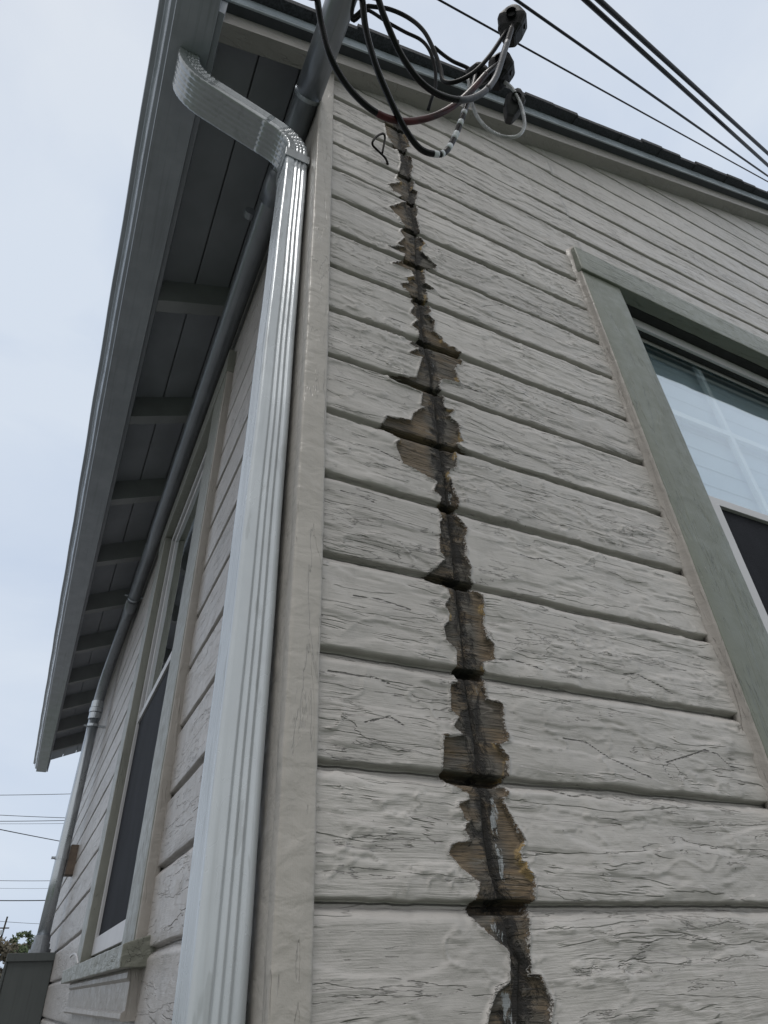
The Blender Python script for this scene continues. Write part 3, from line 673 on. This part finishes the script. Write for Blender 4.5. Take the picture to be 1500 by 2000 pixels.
b = MB(); b.box((1.894, 1.096, -.6), (3.54, 1.0975, 1.318)); wpart(b, 'insect_screen', M['screen'])
b = MB()
for zz, t in ((1.83, .015),): b.box((1.6755, 1.117, zz - t), (3.54, 1.136, zz + t))
for xx in (2.262, 2.83, 3.38): b.box((xx - .013, 1.1173, 1.353), (xx + .013, 1.1357, 1.83 - .0152)); b.box((xx - .013, 1.1173, 1.83 + .0152), (xx + .013, 1.1357, 2.3))
wpart(b, 'muntin', M['muntin'])
mb = MB(); z = 1.30                                 # closed venetian blind
while z < 2.50:
    mb.add([(1.68, 1.150, z), (3.54, 1.150, z), (3.54, 1.1530, z + .099), (1.68, 1.1530, z + .099), (1.68, 1.1515, z - .002), (3.54, 1.1515, z - .002), (3.54, 1.1545, z + .097), (1.68, 1.1545, z + .097)],
           [(0, 1, 2, 3), (7, 6, 5, 4), (0, 4, 5, 1), (1, 5, 6, 2), (2, 6, 7, 3), (3, 7, 4, 0)]); z += .098
wpart(mb, 'blind', M['blind'])
b = MB(); b.box((1.55, 1.26, -.7), (3.7, 1.27, 2.5)); wpart(b, 'room_dark_sheet', M['dark'])  # dark sheet standing for the unlit room behind the blind

# --- window in the side wall
w2 = bpy.data.objects.new('window', None); col.objects.link(w2); w2.parent = house
w2.location = Vector(W((.335, 3.1, 1.2))) - house.location
CX = .303
def w2p(mb, name, mat, **k): return mb.build(name, mat, w2, **k)
b = MB(); b.box((CX, 2.18, .1105), (.352, 2.42, 2.4195)); w2p(b, 'casing', M['green_y'], bevel=.003, smooth=True, sub=.06, rough=.0009, seed=2)
b = MB(); b.box((CX, 3.72, .1105), (.352, 3.96, 2.4195)); w2p(b, 'casing', M['green_y'], bevel=.003, smooth=True, sub=.06, rough=.0009, seed=4)
b = MB(); b.box((CX - .004, 2.165, 2.4205), (.352, 3.98, 2.575)); w2p(b, 'head_casing', M['green_y'], bevel=.003, smooth=True, sub=.06, rough=.0009, seed=6)
b = MB(); b.box((CX + .0025, 2.168, .1105), (.345, 2.1798, 2.4195)); w2p(b, 'caulk', M['caulk'], bevel=.003, smooth=True, sub=.04, rough=.0012, seed=5)
b = MB(); b.prism([(.268, .058), (.345, .058), (.372, .150), (.345, .132), (.268, .110)], 'y', 2.105, 4.12); w2p(b, 'sill', M['sill'], bevel=.003, smooth=False, sub=.04, rough=.0016, seed=9)
b = MB(); b.prism([(.302, .0575), (.340, .0575), (.340, -.052), (.300, -.052), (.296, -.046), (.297, -.036), (.306, -.030), (.306, .030), (.298, .038), (.298, .05)], 'y', 2.15, 3.98)
w2p(b, 'apron', M['caulk'], sub=.06, rough=.0008)
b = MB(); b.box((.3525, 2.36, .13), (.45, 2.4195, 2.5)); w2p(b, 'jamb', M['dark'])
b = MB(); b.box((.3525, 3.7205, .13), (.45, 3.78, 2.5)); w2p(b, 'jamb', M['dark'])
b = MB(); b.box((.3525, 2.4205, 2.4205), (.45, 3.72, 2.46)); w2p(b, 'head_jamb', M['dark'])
b = MB(); b.box((.3445, 2.4205, .150), (.362, 3.7195, .215)); b.box((.3445, 3.675, .2152), (.362, 3.7195, 2.4195)); b.box((.3445, 2.4205, 2.375), (.362, 3.6748, 2.4195)); b.box((.3445, 2.4205, .2152), (.362, 2.45, 2.3748))
w2p(b, 'frame', M['vinyl'], bevel=.0015)
b = MB(); b.box((.347, 2.4505, 1.185), (.366, 3.6748, 1.225)); w2p(b, 'meeting_rail', M['vinyl'], bevel=.0015)
b = MB(); b.box((.358, 3.60, 1.2255), (.374, 3.64, 2.36)); b.box((.358, 2.4505, 2.32), (.374, 3.5995, 2.36)); w2p(b, 'sash', M['vinyl'], bevel=.0015)
b = MB(); b.box((.366, 2.45, 1.2255), (.369, 3.5995, 2.3195)); w2p(b, 'glass', M['glass'])
b = MB(); b.box((.357, 2.4505, .2152), (.3585, 3.6748, 1.1845)); w2p(b, 'insect_screen', M['screen'])
b = MB(); b.box((.46, 2.3, .0), (.47, 3.8, 2.6)); w2p(b, 'room_dark_sheet', M['screen'])  # dark sheet for the unlit room, sharing the screen's material
# peeling curl of old caulk on the sill
cl = MB(); tube(cl, catmull([(.285, 3.58, .118), (.275, 3.62, .150), (.268, 3.70, .158), (.262, 3.76, .150)], 6), .0045, 6)
w2p(cl, 'caulk', M['vinyl'])

# ------------------------------------------------------------------ gutter
gut = thing('rain_gutter', 'grey metal rain gutter running the length of the eave', 'gutter', (XE - .1, 6, 2.76))
ZB = 2.757
ogee = [(XE - .0015, ZB), (-.2385, ZB), (-.2408, ZB + .003), (-.2415, ZB + .034), (-.2435, ZB + .037), (-.260, ZB + .042), (-.2635, ZB + .046), (-.2835, ZB + .102), (-.286, ZB + .1055),
        (-.305, ZB + .111), (-.308, ZB + .116), (-.309, ZB + .186), (-.306, ZB + .192), (-.290, ZB + .192)]
outer = ogee; inner = [(-.290, ZB + .188), (-.3045, ZB + .184), (-.304, ZB + .118), (-.281, ZB + .109), (-.2595, ZB + .050), (-.237, ZB + .040), (-.2365, ZB + .004), (XE - .0045, ZB + .004), (XE - .0045, ZB + .186), (XE - .0015, ZB + .186)]
mb = MB(); n = len(outer) + len(inner); pr_ = outer + inner
vs = []; fs = []; NS = 60
for i in range(NS + 1):
    y = .845 + (11.25 - .845) * i / NS; wv = .0012 * math.sin(i * 1.3) + .001 * math.sin(i * .37)
    for k, (px_, pz_) in enumerate(pr_): vs.append((px_ + (wv if px_ < -.25 else 0), y, pz_ + (wv * .8)))
for i in range(NS):
    for k in range(n): fs.append((i * n + k, i * n + (k + 1) % n, (i + 1) * n + (k + 1) % n, (i + 1) * n + k))
mb.add(vs, fs); tr = mb.build('trough', M['gutter'], gut)
for yy, nm in ((.8435, 'end_cap'), (11.2505, 'end_cap')):
    mb = MB(); mb.prism([(XE - .0015, ZB - .002), (-.2395, ZB - .002), (-.2435, ZB + .035), (-.262, ZB + .040), (-.2855, ZB + .102), (-.307, ZB + .110), (-.311, ZB + .19), (XE - .0015, ZB + .19)], 'y', yy - .003, yy + .001)
    mb.build(nm, M['gutter'], gut)
# drip edge behind the gutter
mb = MB(); mb.box((XE - .006, .90, 2.9595), (XE - .002, 11.3, 3.012)); mb.build('drip_edge', M['flash'], gut)

# ------------------------------------------------------------------ downspout
dsp = thing('downspout', 'pale blue-grey corrugated downspout strapped beside the house corner', 'downspout', (.265, 1.09, ZG))
def ribbed(w, d, rx, ry, amp):
    """rounded rectangle w (x) by d (y) with ribs on every side; returns closed list of (x, y)"""
    pts = []
    def side(p0, p1, nrm, ribs, amp, n=26):
        for i in range(n):
            t = i / (n - 1); a = 0
            for c, wd in ribs:
                u = (t - c) / wd
                if abs(u) < 1: a += amp * (.5 + .5 * math.cos(math.pi * u))
            pts.append((p0[0] + (p1[0] - p0[0]) * t + nrm[0] * a, p0[1] + (p1[1] - p0[1]) * t + nrm[1] * a))
    c = .007
    x0, x1, y0, y1 = -w / 2, w / 2, -d / 2, d / 2
    side((x0 + c, y0), (x1 - c, y0), (0, 1), rx, amp); pts.append((x1 - c * .3, y0 + c * .3))
    side((x1, y0 + c), (x1, y1 - c), (-1, 0), ry, amp); pts.append((x1 - c * .3, y1 - c * .3))
    side((x1 - c, y1), (x0 + c, y1), (0, -1), rx, amp); pts.append((x0 + c * .3, y1 - c * .3))
    side((x0, y1 - c), (x0, y0 + c), (1, 0), ry, amp); pts.append((x0 + c * .3, y0 + c * .3))
    return pts
DW, DD = .0790, .102; DCX, DCY = .2665, 1.101
RX = [(.40, .085), (.60, .085), (.80, .085)]; RY = [(.16, .075), (.33, .075), (.50, .075), (.67, .075), (.84, .075)]
sec = ribbed(DW, DD, RX, RY, .0036)
def sweep(mb, path, sec, crimp=None, scale=None, cap=True):
    """path in the XZ plane: list of (x, z, angle) where angle is the direction of travel; sec (u across in-plane, v = y)"""
    k = len(sec); vs = []; fs = []
    for i, (x, z, a) in enumerate(path):
        ux, uz = math.cos(a), math.sin(a)        # in-plane perpendicular
        q = 1.0 if crimp is None else crimp(i)
        sc = 1.0 if scale is None else scale(i)
        for u, v in sec:
            inner_ = 1 if (u > DW * .1) else 0
            uu = u * sc * (1 + (q - 1) * (.25 if u < 0 else .9)); vv = v * sc * (1 + (q - 1) * (1.1 if u > -.01 else .2)) + .010 * (sc if crimp else 0)
            vs.append((x + ux * uu, DCY + vv, z + uz * uu))
    n = len(path)
    for i in range(n - 1):
        for j in range(k): fs.append((i * k + j, i * k + (j + 1) % k, (i + 1) * k + (j + 1) % k, (i + 1) * k + j))
    if cap: fs += [tuple(range(k))[::-1], tuple((n - 1) * k + j for j in range(k))]
    mb.add(vs, fs)
ZT = 2.335                                        # top of the straight pipe
mb = MB(); npipe = 60
sweep(mb, [(DCX + .0006 * math.sin(i * .9), ZG + .15 + (ZT - ZG - .15) * i / npipe, 0) for i in range(npipe + 1)], sec)
mb.build('pipe', M['down'], dsp, smooth=True)
# elbows: one continuous bend, out of the gutter, across under the eave, then down
sec2 = ribbed(DW * .95, DD * 1.22, RX, RY, .0034)
def arc_path():
    P = []
    A = math.radians(71.5)                          # how far the run leans from vertical
    x, z = -.165, ZB - .001
    P.append((x, z, 0.)); z -= .006; P.append((x, z, 0.))
    R1 = .150; N1 = 44
    cx, cz = x + R1, z
    for i in range(1, N1 + 1):
        t = A * i / N1; P.append((cx - R1 * math.cos(t), cz - R1 * math.sin(t), t))
    x, z, _ = P[-1]
    R2 = .125
    # straight run until the lower bend brings us to DCX
    need = DCX - x - (R2 - R2 * math.cos(A)); Ls = need / math.sin(A)
    for i in range(1, 13): P.append((x + math.sin(A) * Ls * i / 12, z - math.cos(A) * Ls * i / 12, A))
    x, z, _ = P[-1]; cx, cz = x - R2 * math.cos(A), z - R2 * math.sin(A)
    for i in range(1, N1 + 1):
        t = A * (1 - i / N1); P.append((cx + R2 * math.cos(t), cz + R2 * math.sin(t), t))
    return P, N1
P_, N1 = arc_path()
zend = P_[-1][1]
P_.append((DCX, ZT - .01, 0.))
# crimps in both bends
def mkpath(lo, hi): return P_[lo:hi]
def crimp_for(lo, b0, b1):
    def f(i):
        j = i + lo
        return 1 + (-.085 * max(0, math.sin((j - b0) * 2 * math.pi / 5.5)) ** 3 if b0 <= j <= b1 else 0)
    return f
mb = MB(); s0 = 2 + N1 + 11
sweep(mb, P_[:s0], sec2, crimp_for(0, 4, 2 + N1)); mb.build('elbow', M['elbow'], dsp, smooth=True)
sec3 = ribbed(DW * .985, DD * 1.20, RX, RY, .0034)
mb = MB(); sweep(mb, P_[s0 - 2:], sec3, crimp_for(s0 - 2, s0 + 8, len(P_) - 4)); mb.build('elbow', M['elbow'], dsp, smooth=True)
# strap around the pipe at the joint, with its bent nailing ear
mb = MB()
def ring(mb, w, d, z0, z1, t=.004):
    o = [(-w/2, -d/2), (w/2, -d/2), (w/2, d/2), (-w/2, d/2)]; i_ = [(-w/2 + t, -d/2 + t), (w/2 - t, -d/2 + t), (w/2 - t, d/2 - t), (-w/2 + t, d/2 - t)]
    vs = [(DCX + x, DCY + y, z) for z in (z0, z1) for (x, y) in o + i_]; fs = []
    for k in range(4):
        a, b_ = k, (k + 1) % 4
        fs += [(a, b_, 8 + b_, 8 + a), (4 + b_, 4 + a, 12 + a, 12 + b_), (a, 4 + a, 4 + b_, b_), (8 + a, 8 + b_, 12 + b_, 12 + a)]
    mb.add(vs, fs)
ring(mb, DW + .008, DD + .008, ZT - .012, ZT + .040)
mb.add([(DCX + DW/2 + .004, DCY - DD/2 + .000, ZT - .008), (.3128, DCY - DD/2 + .012, ZT - .002), (.3128, DCY - DD/2 + .012, ZT + .05), (DCX + DW/2 + .004, DCY - DD/2, ZT + .030),
        (DCX + DW/2 + .004, DCY - DD/2 + .004, ZT - .008), (.3128, DCY - DD/2 + .016, ZT - .002), (.3128, DCY - DD/2 + .016, ZT + .05), (DCX + DW/2 + .004, DCY - DD/2 + .004, ZT + .030)],
       [(0, 1, 2, 3), (7, 6, 5, 4), (0, 4, 5, 1), (1, 5, 6, 2), (2, 6, 7, 3), (3, 7, 4, 0)])
mb.build('strap', M['elbow'], dsp, bevel=.0008)

# ------------------------------------------------------------------ service conduit
con = thing('electrical_conduit', 'thick galvanised conduit under the eave, bending down into the meter box', 'conduit', (.215, 6.5, .285))
RC = .0483
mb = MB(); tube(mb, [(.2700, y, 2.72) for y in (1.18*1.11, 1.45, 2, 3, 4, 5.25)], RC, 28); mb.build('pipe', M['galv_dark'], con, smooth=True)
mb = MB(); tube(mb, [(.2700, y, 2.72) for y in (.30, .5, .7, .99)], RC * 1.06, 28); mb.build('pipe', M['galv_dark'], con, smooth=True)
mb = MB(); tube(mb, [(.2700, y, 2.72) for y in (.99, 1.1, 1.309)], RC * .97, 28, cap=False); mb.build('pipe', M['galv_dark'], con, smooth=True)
mb = MB(); tube(mb, [(.2700, .981, 2.72), (.2700, .996, 2.72)], RC * 1.13, 28); mb.build('rim', M['galv'], con, smooth=False)
mb = MB(); tube(mb, [(.2700, 1.295, 2.72), (.2700, 1.44, 2.72)], RC * 1.12, 28); mb.build('coupling', M['galv_dark'], con, smooth=True)
mb = MB(); tube(mb, [(.2700, 5.24, 2.72), (.2697, 5.52, 2.711)], RC * 1.12, 28); mb.build('coupling', M['galv_dark'], con, smooth=True)
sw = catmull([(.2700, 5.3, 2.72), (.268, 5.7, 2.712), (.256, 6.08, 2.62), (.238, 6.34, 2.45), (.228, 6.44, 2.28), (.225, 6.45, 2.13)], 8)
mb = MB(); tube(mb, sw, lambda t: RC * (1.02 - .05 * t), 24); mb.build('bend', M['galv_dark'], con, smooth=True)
mb = MB(); tube(mb, [(.225, 6.45, 2.16), (.225, 6.455, 1.2), (.224, 6.46, .8), (.223, 6.465, .34)], RC * .97, 24); mb.build('pipe', M['galv'], con, smooth=True)
mb = MB()
for z0, z1, q in ((2.235, 2.175, 1.13), (2.17, 2.13, 1.24), (2.125, 2.07, 1.14)):
    yq = lambda z: 6.45
    tube(mb, [(.2255, yq(z0), z0), (.2250, yq(z1), z1)], RC * q, 24)
mb.build('coupling', M['galv'], con)
mb = MB()
for z0, z1, q in ((.40, .345, 1.18), (.3445, .31, 1.34), (.3095, .2855, 1.6)): tube(mb, [(.223, 6.465, z0), (.223, 6.465, z1)], RC * q, 20)
mb.build('hub', M['galv_dark'], con)
# clamps
def clamp(p, axis, r, name='clamp'):
    mb = MB(); v = Vector(p); a = Vector(axis).normalized()
    tube(mb, [v - a * .012, v + a * .012], r * 1.10, 24)
    side = a.cross(Vector((0, 0, 1)));
    if side.length < .1: side = Vector((0, 1, 0))
    side.normalize()
    mb.box((p[0] + r * .4, p[1] - .012, p[2] - .008), (.336, p[1] + .012, p[2] + .008))
    tube(mb, [v - Vector((r + .03, 0, 0)), v - Vector((r * .6, 0, 0))], .010, 10)
    mb.build(name, M['galv'], con)
clamp((.2700, 5.18, 2.72), (0, 1, 0), RC); clamp((.225, 6.45, 2.01), (0, 0, 1), RC * .97); clamp((.224, 6.459, .93), (0, 0, 1), RC * .97)
mb = MB(); vv = [(.19, 1.40, 2.49), (.185, 1.405, 2.50)]
tube(mb, [(.206, 1.53, 2.747), (.206, 1.56, 2.747)], .027, 16); mb.build('bolt', M['galv_dark'], con)
# weatherhead, above and behind the camera's view
mb = MB()
for k in range(8):
    t = k / 7; mb_r = RC * (1.25 + .8 * math.sin(t * math.pi * .75))
    if k: tube(mb, [(.2700, .31 - .17 * (k - 1) / 7, 2.72 - .02 * ((k - 1) / 7) ** 2), (.2700, .31 - .17 * k / 7, 2.72 - .02 * t * t)], mb_r, 18)
mb.build('weatherhead', M['galv'], con, smooth=False)
# wooden standoff block on the wall
b = MB(); b.box((.275, 6.44, .81), (.352, 6.57, 1.03)); o = b.build('wood_block', M['woodblock'], con, bevel=.003)

# ------------------------------------------------------------------ meter box
box = thing('meter_box', 'dark grey-green metal meter box with a flanged lid on the side wall', 'meter box', (.17, 6.6, -1.3))
b = MB(); b.box((.022, 6.362, -1.3), (.334, 6.86, .262)); b.build('body', M['box'], box, bevel=.006)
b = MB(); b.box((.008, 6.345, .232), (.334, 6.87, .2845)); b.build('lid', M['box'], box, bevel=.004)
b = MB(); b.box((.004, 6.352, -1.28), (.0215, 6.86, .231)); b.build('door', M['box'], box, bevel=.003)

# ------------------------------------------------------------------ service cables and their insulated connectors
def cable(name, pts, r, mat, label, lead=None, seg=12, n=8, group='service drop cables looping from the conduit'):
    P = ([lead] if lead else []) + list(pts)
    C = catmull(P, n); mid = P[len(P) // 2]
    root = thing(name, label, 'cable', mid, group)
    mb = MB(); tube(mb, C, r, seg); mb.build('jacket', mat, root, smooth=True)
    return root, C
LEAD = (.20, .20, 2.43)
RCB = .0083
g1, C1 = cable('service_cable', CAB['C1'], RCB, M['cable'], 'black service cable in the leftmost loop, wrapped with dark red tape at its lowest point', (.24, .14, 2.66))
i0 = int(len(C1) * .50)
mb = MB(); tube(mb, C1[i0:-9], RCB * 1.09, 12); mb.build('tape', M['redtape'], g1, smooth=True)
g2, C2 = cable('service_cable', CAB['C2'], RCB, M['cable'], 'black service cable hanging lowest, banded with white tape on its upturned right side', (.262, .13, 2.68))
# white tape bands
a0 = int(len(C2) * .565); a1 = int(len(C2) * .875); k = a0; j = 0
while k < a1:
    ln = 3 if j % 2 == 0 else 3
    mb = MB(); tube(mb, C2[k:k + ln + (j % 3 == 0)], RCB * 1.045, 12); mb.build('tape', M['white'], g2, smooth=True)
    k += ln + 2 + (j % 2); j += 1
g3, C3 = cable('service_cable', CAB['C3'], RCB, M['cable'], 'black service cable of the rightmost thick loop, greyer where it climbs to the top connector', (.28, .13, 2.68))
i0 = int(len(C3) * .60)
mb = MB(); tube(mb, C3[i0:i0 + 34], RCB * 1.06, 12); mb.build('worn_jacket', M['cable_old'], g3, smooth=True)
mb = MB(); tube(mb, C3[i0 + 15:i0 + 17], RCB * 1.16, 12); mb.build('tape', M['cable'], g3)
g4, C4 = cable('service_cable', CAB['C4'], .0062, M['cable_thin'], 'thinner black wire arching high behind the thick loops up to the top connector', (.27, .16, 2.67))
g5, C5 = cable('service_cable', CAB['C5'], .0052, M['cable_thin'], 'thin dark grey wire drooping straight down behind the loops', (.275, .16, 2.67))
g6, C6 = cable('service_cable', CAB['C6'], .0055, M['cable_thin'], 'short crooked black wire running along the roof edge to the wide connector')
# bare neutral: several strands twisted together
root = thing('neutral_wire', 'bare twisted aluminium wire looping below the connectors', 'wire', CAB['N'][5])
C = catmull(CAB['N'], 14); mb = MB()
for s_ in range(6):
    pts = []
    for i, p in enumerate(C):
        T = (C[min(i + 1, len(C) - 1)] - C[max(i - 1, 0)]).normalized(); A_ = T.orthogonal().normalized(); B_ = T.cross(A_)
        A_ = (Vector((0, 1, 0)) - T * T.y).normalized(); B_ = T.cross(A_)
        a = s_ * math.pi / 3 + i * .42; pts.append(p + (A_ * math.cos(a) + B_ * math.sin(a)) * .0034)
    tube(mb, pts, .0020, 5)
mb.build('strands', M['wire'], root, smooth=True)

R_, D_, F_ = [Vector(v) for v in CAMROT]
def connector(c, up, out, size, label, mat, mouth=True, name='cable_connector'):
    """insulating boot: a tapering box with rounded hood, ridge and cable mouth. up = long axis, out = towards cable mouth"""
    root = thing(name, label, 'connector', c, 'insulated cable connectors by the roof edge')
    up = Vector(up).normalized(); out = (Vector(out) - up * Vector(out).dot(up)).normalized(); sd2 = up.cross(out)
    hgt, wid, dep = size; c = Vector(c)
    prof = [(-.50, .30, .60), (-.44, .42, .80), (-.20, .78, .98), (.06, 1.0, 1.0), (.14, .98, 1.0), (.36, .52, .82), (.47, .24, .60), (.50, .14, .40)]
    mb = MB(); k = 12; vs = []; fs = []
    for t, a, b_ in prof:
        for q in range(k):
            an = 2 * math.pi * q / k + math.pi / k; e = 5.5
            cx = abs(math.cos(an)) ** (2 / e) * (1 if math.cos(an) > 0 else -1); sy = abs(math.sin(an)) ** (2 / e) * (1 if math.sin(an) > 0 else -1)
            vs.append(c + up * (t * hgt) + sd2 * (cx * wid / 2 * a) + out * (sy * dep / 2 * b_))
    n = len(prof)
    fs = [(i * k + j, i * k + (j + 1) % k, (i + 1) * k + (j + 1) % k, (i + 1) * k + j) for i in range(n - 1) for j in range(k)] + [tuple(range(k))[::-1], tuple((n - 1) * k + j for j in range(k))]
    mb.add(vs, fs); mb.build('cover', mat, root, bevel=0, smooth=False)
    mb = MB(); m0 = c + out * dep * .38 + up * hgt * .04
    tube(mb, [m0, m0 + out * dep * .24], .0135, 16, cap=False); tube(mb, [m0 + out * dep * .18, m0 + out * dep * .25], .0155, 16, cap=False)
    mb.build('mouth', mat, root, smooth=False)
    mb = MB(); tube(mb, [c - sd2 * wid * .47 - up * hgt * .05, c + sd2 * wid * .47 - up * hgt * .05], lambda t: .0075, 8); mb.build('bolt', mat, root)
    return root
scr = lambda a, b_, c_: (R_ * a + D_ * b_ + F_ * c_)
connector(CAB['K1'][0], scr(.15, -1, .1), scr(-.35, .45, -1), (.108, .086, .068), 'black rubber cable connector, the highest one, standing against the sky', M['boot'])
connector(CAB['K2'][0], scr(.35, -1, .1), scr(-.5, .45, -1), (.102, .078, .064), 'black rubber cable connector just below the highest one, where the red taped cable ends', M['boot'])
connector(CAB['K3'][0], scr(-1, -.35, .2), scr(-.1, .8, -1), (.074, .062, .054), 'dusty dark cable connector lying flat at the left of the group', M['boot_grey'])
connector(CAB['K4'][0], scr(.32, -1, .1), scr(-.3, .9, -.6), (.098, .060, .054), 'dusty grey cable connector, lowest and rightmost, beside the bare wire loop', M['boot_grey'])

# bent wire hook in the siding
hk = MB(); tube(hk, catmull(HOOK, 7), .0042, 8); tube(hk, [HOOK[0], (HOOK[0][0] + .006, 1.012, HOOK[0][2] - .004)], .0052, 8)
o = hk.build('wire_hook', M['rust'], None, smooth=True, base=HOOK[0])
tag(o, 'dark bent wire hook stuck in the siding below the cable loops', 'hook')

# ------------------------------------------------------------------ overhead wires
OHL = ['thinnest overhead wire, lowest of those crossing the sky above the roof, behind the top connector', 'single thin overhead wire between the lowest wire and the thick pair',
       'thick overhead cable, lower one of the close pair in the upper right sky', 'thick overhead cable, upper one of the close pair in the upper right sky']
for (nm, a, b_), r, lb in zip(OH, (.0068, .0088, .0118, .0125), OHL):
    a, b_ = Vector(a), Vector(b_); d = b_ - a
    pts = []
    for i in range(111):
        t = -5 + 11 * i / 110; p = a + d * t; p.z += .03 * (t * (t - 1)) if t > 0 else d.z * ((math.exp(3 * t) - 1) / 3 - t); pts.append(p)
    mb = MB(); tube(mb, pts, r, 8)
    if nm == 'c':
        q = []
        for i in range(41):
            t = .55 + 5.45 * i / 40; p = a + d * t; p.z += .03 * (t * (t - 1)) - .013 - .010 * max(0, min(t, 2) - .75); q.append(p + Vector((.004, 0, 0)))
        tube(mb, q, r * .38, 6)
    o = mb.build('overhead_wire', M['cable_thin'], None, smooth=True, base=tuple(a)); tag(o, lb, 'wire', 'overhead wires above the roof')
FL = ['faint far wire crossing just below the end of the eave', 'upper wire of the close set of three far wires left of the vertical conduit', 'middle wire of the close set of three far wires left of the vertical conduit',
      'faintest, lowest wire of the close set of three far wires left of the vertical conduit', 'dark sloping wire running down to the vertical conduit from the left', 'upper wire of the three level far wires left of the wood block',
      'middle, faintest wire of the three level far wires left of the wood block', 'lowest and darkest level wire left of the wood block', 'very faint wire at the top of the distant pole']
for (nm, a, b_), lb, w in zip(FARW, FL, (1, 1, 1.1, .6, 1.0, .8, .45, 1.5, .6)):
    a, b_ = Vector(a), Vector(b_); d = b_ - a; pts = []
    dep = a.length / 60
    for i in range(31):
        t = -1.5 + 4 * i / 30; p = a + d * t; p.z += .06 * dep * t * (t - 1); pts.append(p)
    mb = MB(); tube(mb, pts, .020 * dep * w * (1.6 if 'sloping' in lb else 1), 6)
    o = mb.build('overhead_wire', M['cable_thin'], None, base=tuple(a)); tag(o, lb, 'wire', 'distant overhead wires past the meter box')

# ------------------------------------------------------------------ distant pole and trees
def at_dir(u, v, d):
    """a point d units away along the ray of photo pixel (u, v) -- used only to decide where on the ground far things stand"""
    p = R_ * ((u - 750) / 1246.876) + D_ * ((v - 1000) / 1246.876) + F_; return p * d
p = at_dir(12, 1800, 150); pole = thing('utility_pole', 'thin distant wooden utility pole above the treetops', 'pole', (p.x, p.y, ZG))
mb = MB(); tube(mb, [(p.x - .6, p.y, ZG), (p.x, p.y, p.z + 1)], lambda t: .32 - .14 * t, 10); mb.build('post', M['bark'], pole)
mb = MB(); mb.box((p.x - 1.0, p.y - .1, p.z - 1.4), (p.x + 1.0, p.y + .1, p.z - 1.15)); mb.build('crossarm', M['bark'], pole)
mb = MB(); tube(mb, [(p.x - .45, p.y - .4, p.z - 2.6), (p.x - .45, p.y - .4, p.z - 1.7)], .33, 10); mb.build('transformer', M['galv'], pole)

def tree(name, label, u, vtop, d, rad, hgt_c, mat, nleaf, leaf, sparse=0, trunk_r=.3):
    top = at_dir(u, vtop, d); r = random.Random(int(u * 7 + vtop)); base = (top.x, top.y, ZG)
    root = thing(name, label, 'tree', base)
    c = Vector((top.x, top.y, top.z - hgt_c / 2))
    mb = MB(); tube(mb, catmull([(top.x + .2, top.y, ZG), (top.x - .1, top.y, ZG + (top.z - ZG) * .4), (top.x, top.y, top.z - hgt_c * .25)], 6), lambda t: trunk_r * (1 - .75 * t), 9)
    tips = []
    for k in range(9 if not sparse else 7):
        a = r.uniform(0, 6.28); z0 = top.z - hgt_c * r.uniform(.35, .95); L_ = rad * r.uniform(.5, .95)
        tip = Vector((top.x + math.cos(a) * L_, top.y + math.sin(a) * L_, z0 + hgt_c * r.uniform(.1, .35)))
        tube(mb, [(top.x, top.y, z0 - hgt_c * .1), ((top.x + tip.x) / 2, (top.y + tip.y) / 2, z0 + .02 * hgt_c), tip], lambda t: trunk_r * .35 * (1 - .7 * t), 6); tips.append(tip)
    tips.append(Vector((top.x, top.y, top.z - hgt_c * .05)))
    mb.build('trunk', M['bark'], root)
    cl = []
    for t in tips:
        for _ in range(5): cl.append((t + Vector((r.gauss(0, rad * .25), r.gauss(0, rad * .25), r.gauss(0, hgt_c * .10))), rad * r.uniform(.12, .34)))
    mb = MB()
    for _ in range(nleaf):
        cc, cr_ = r.choice(cl); v = Vector((r.gauss(0, 1), r.gauss(0, 1), r.gauss(0, 1))).normalized() * cr_ * r.random() ** .4
        q = cc + v; s = leaf * r.uniform(.5, 1.3); a1 = Vector((r.gauss(0, 1), r.gauss(0, 1), r.gauss(0, 1))).normalized(); a2 = a1.orthogonal().normalized() * .55
        if q.z > top.z: q.z = top.z - r.random() * .5
        mb.add([q - a1 * s, q + a2 * s, q + a1 * s, q - a2 * s], [(0, 1, 2, 3)])
    mb.build('crown', mat, root); return root
tree('leafy_tree', 'slender tree with sparse feathery crown just left of the conduit foot', 51, 1820, 75, 1.6, 4.2, M['leaf'], 900, .20, 1, .10)
tree('broad_tree', 'broad dark tree at the left edge beside the meter box', -14, 1829, 62, 3.3, 6.5, M['leaf2'], 5200, .20)
tree('low_tree', 'low bushy brownish tree behind the top of the meter box', 30, 1846, 95, 4.0, 3.5, M['leaf2'], 3800, .24)
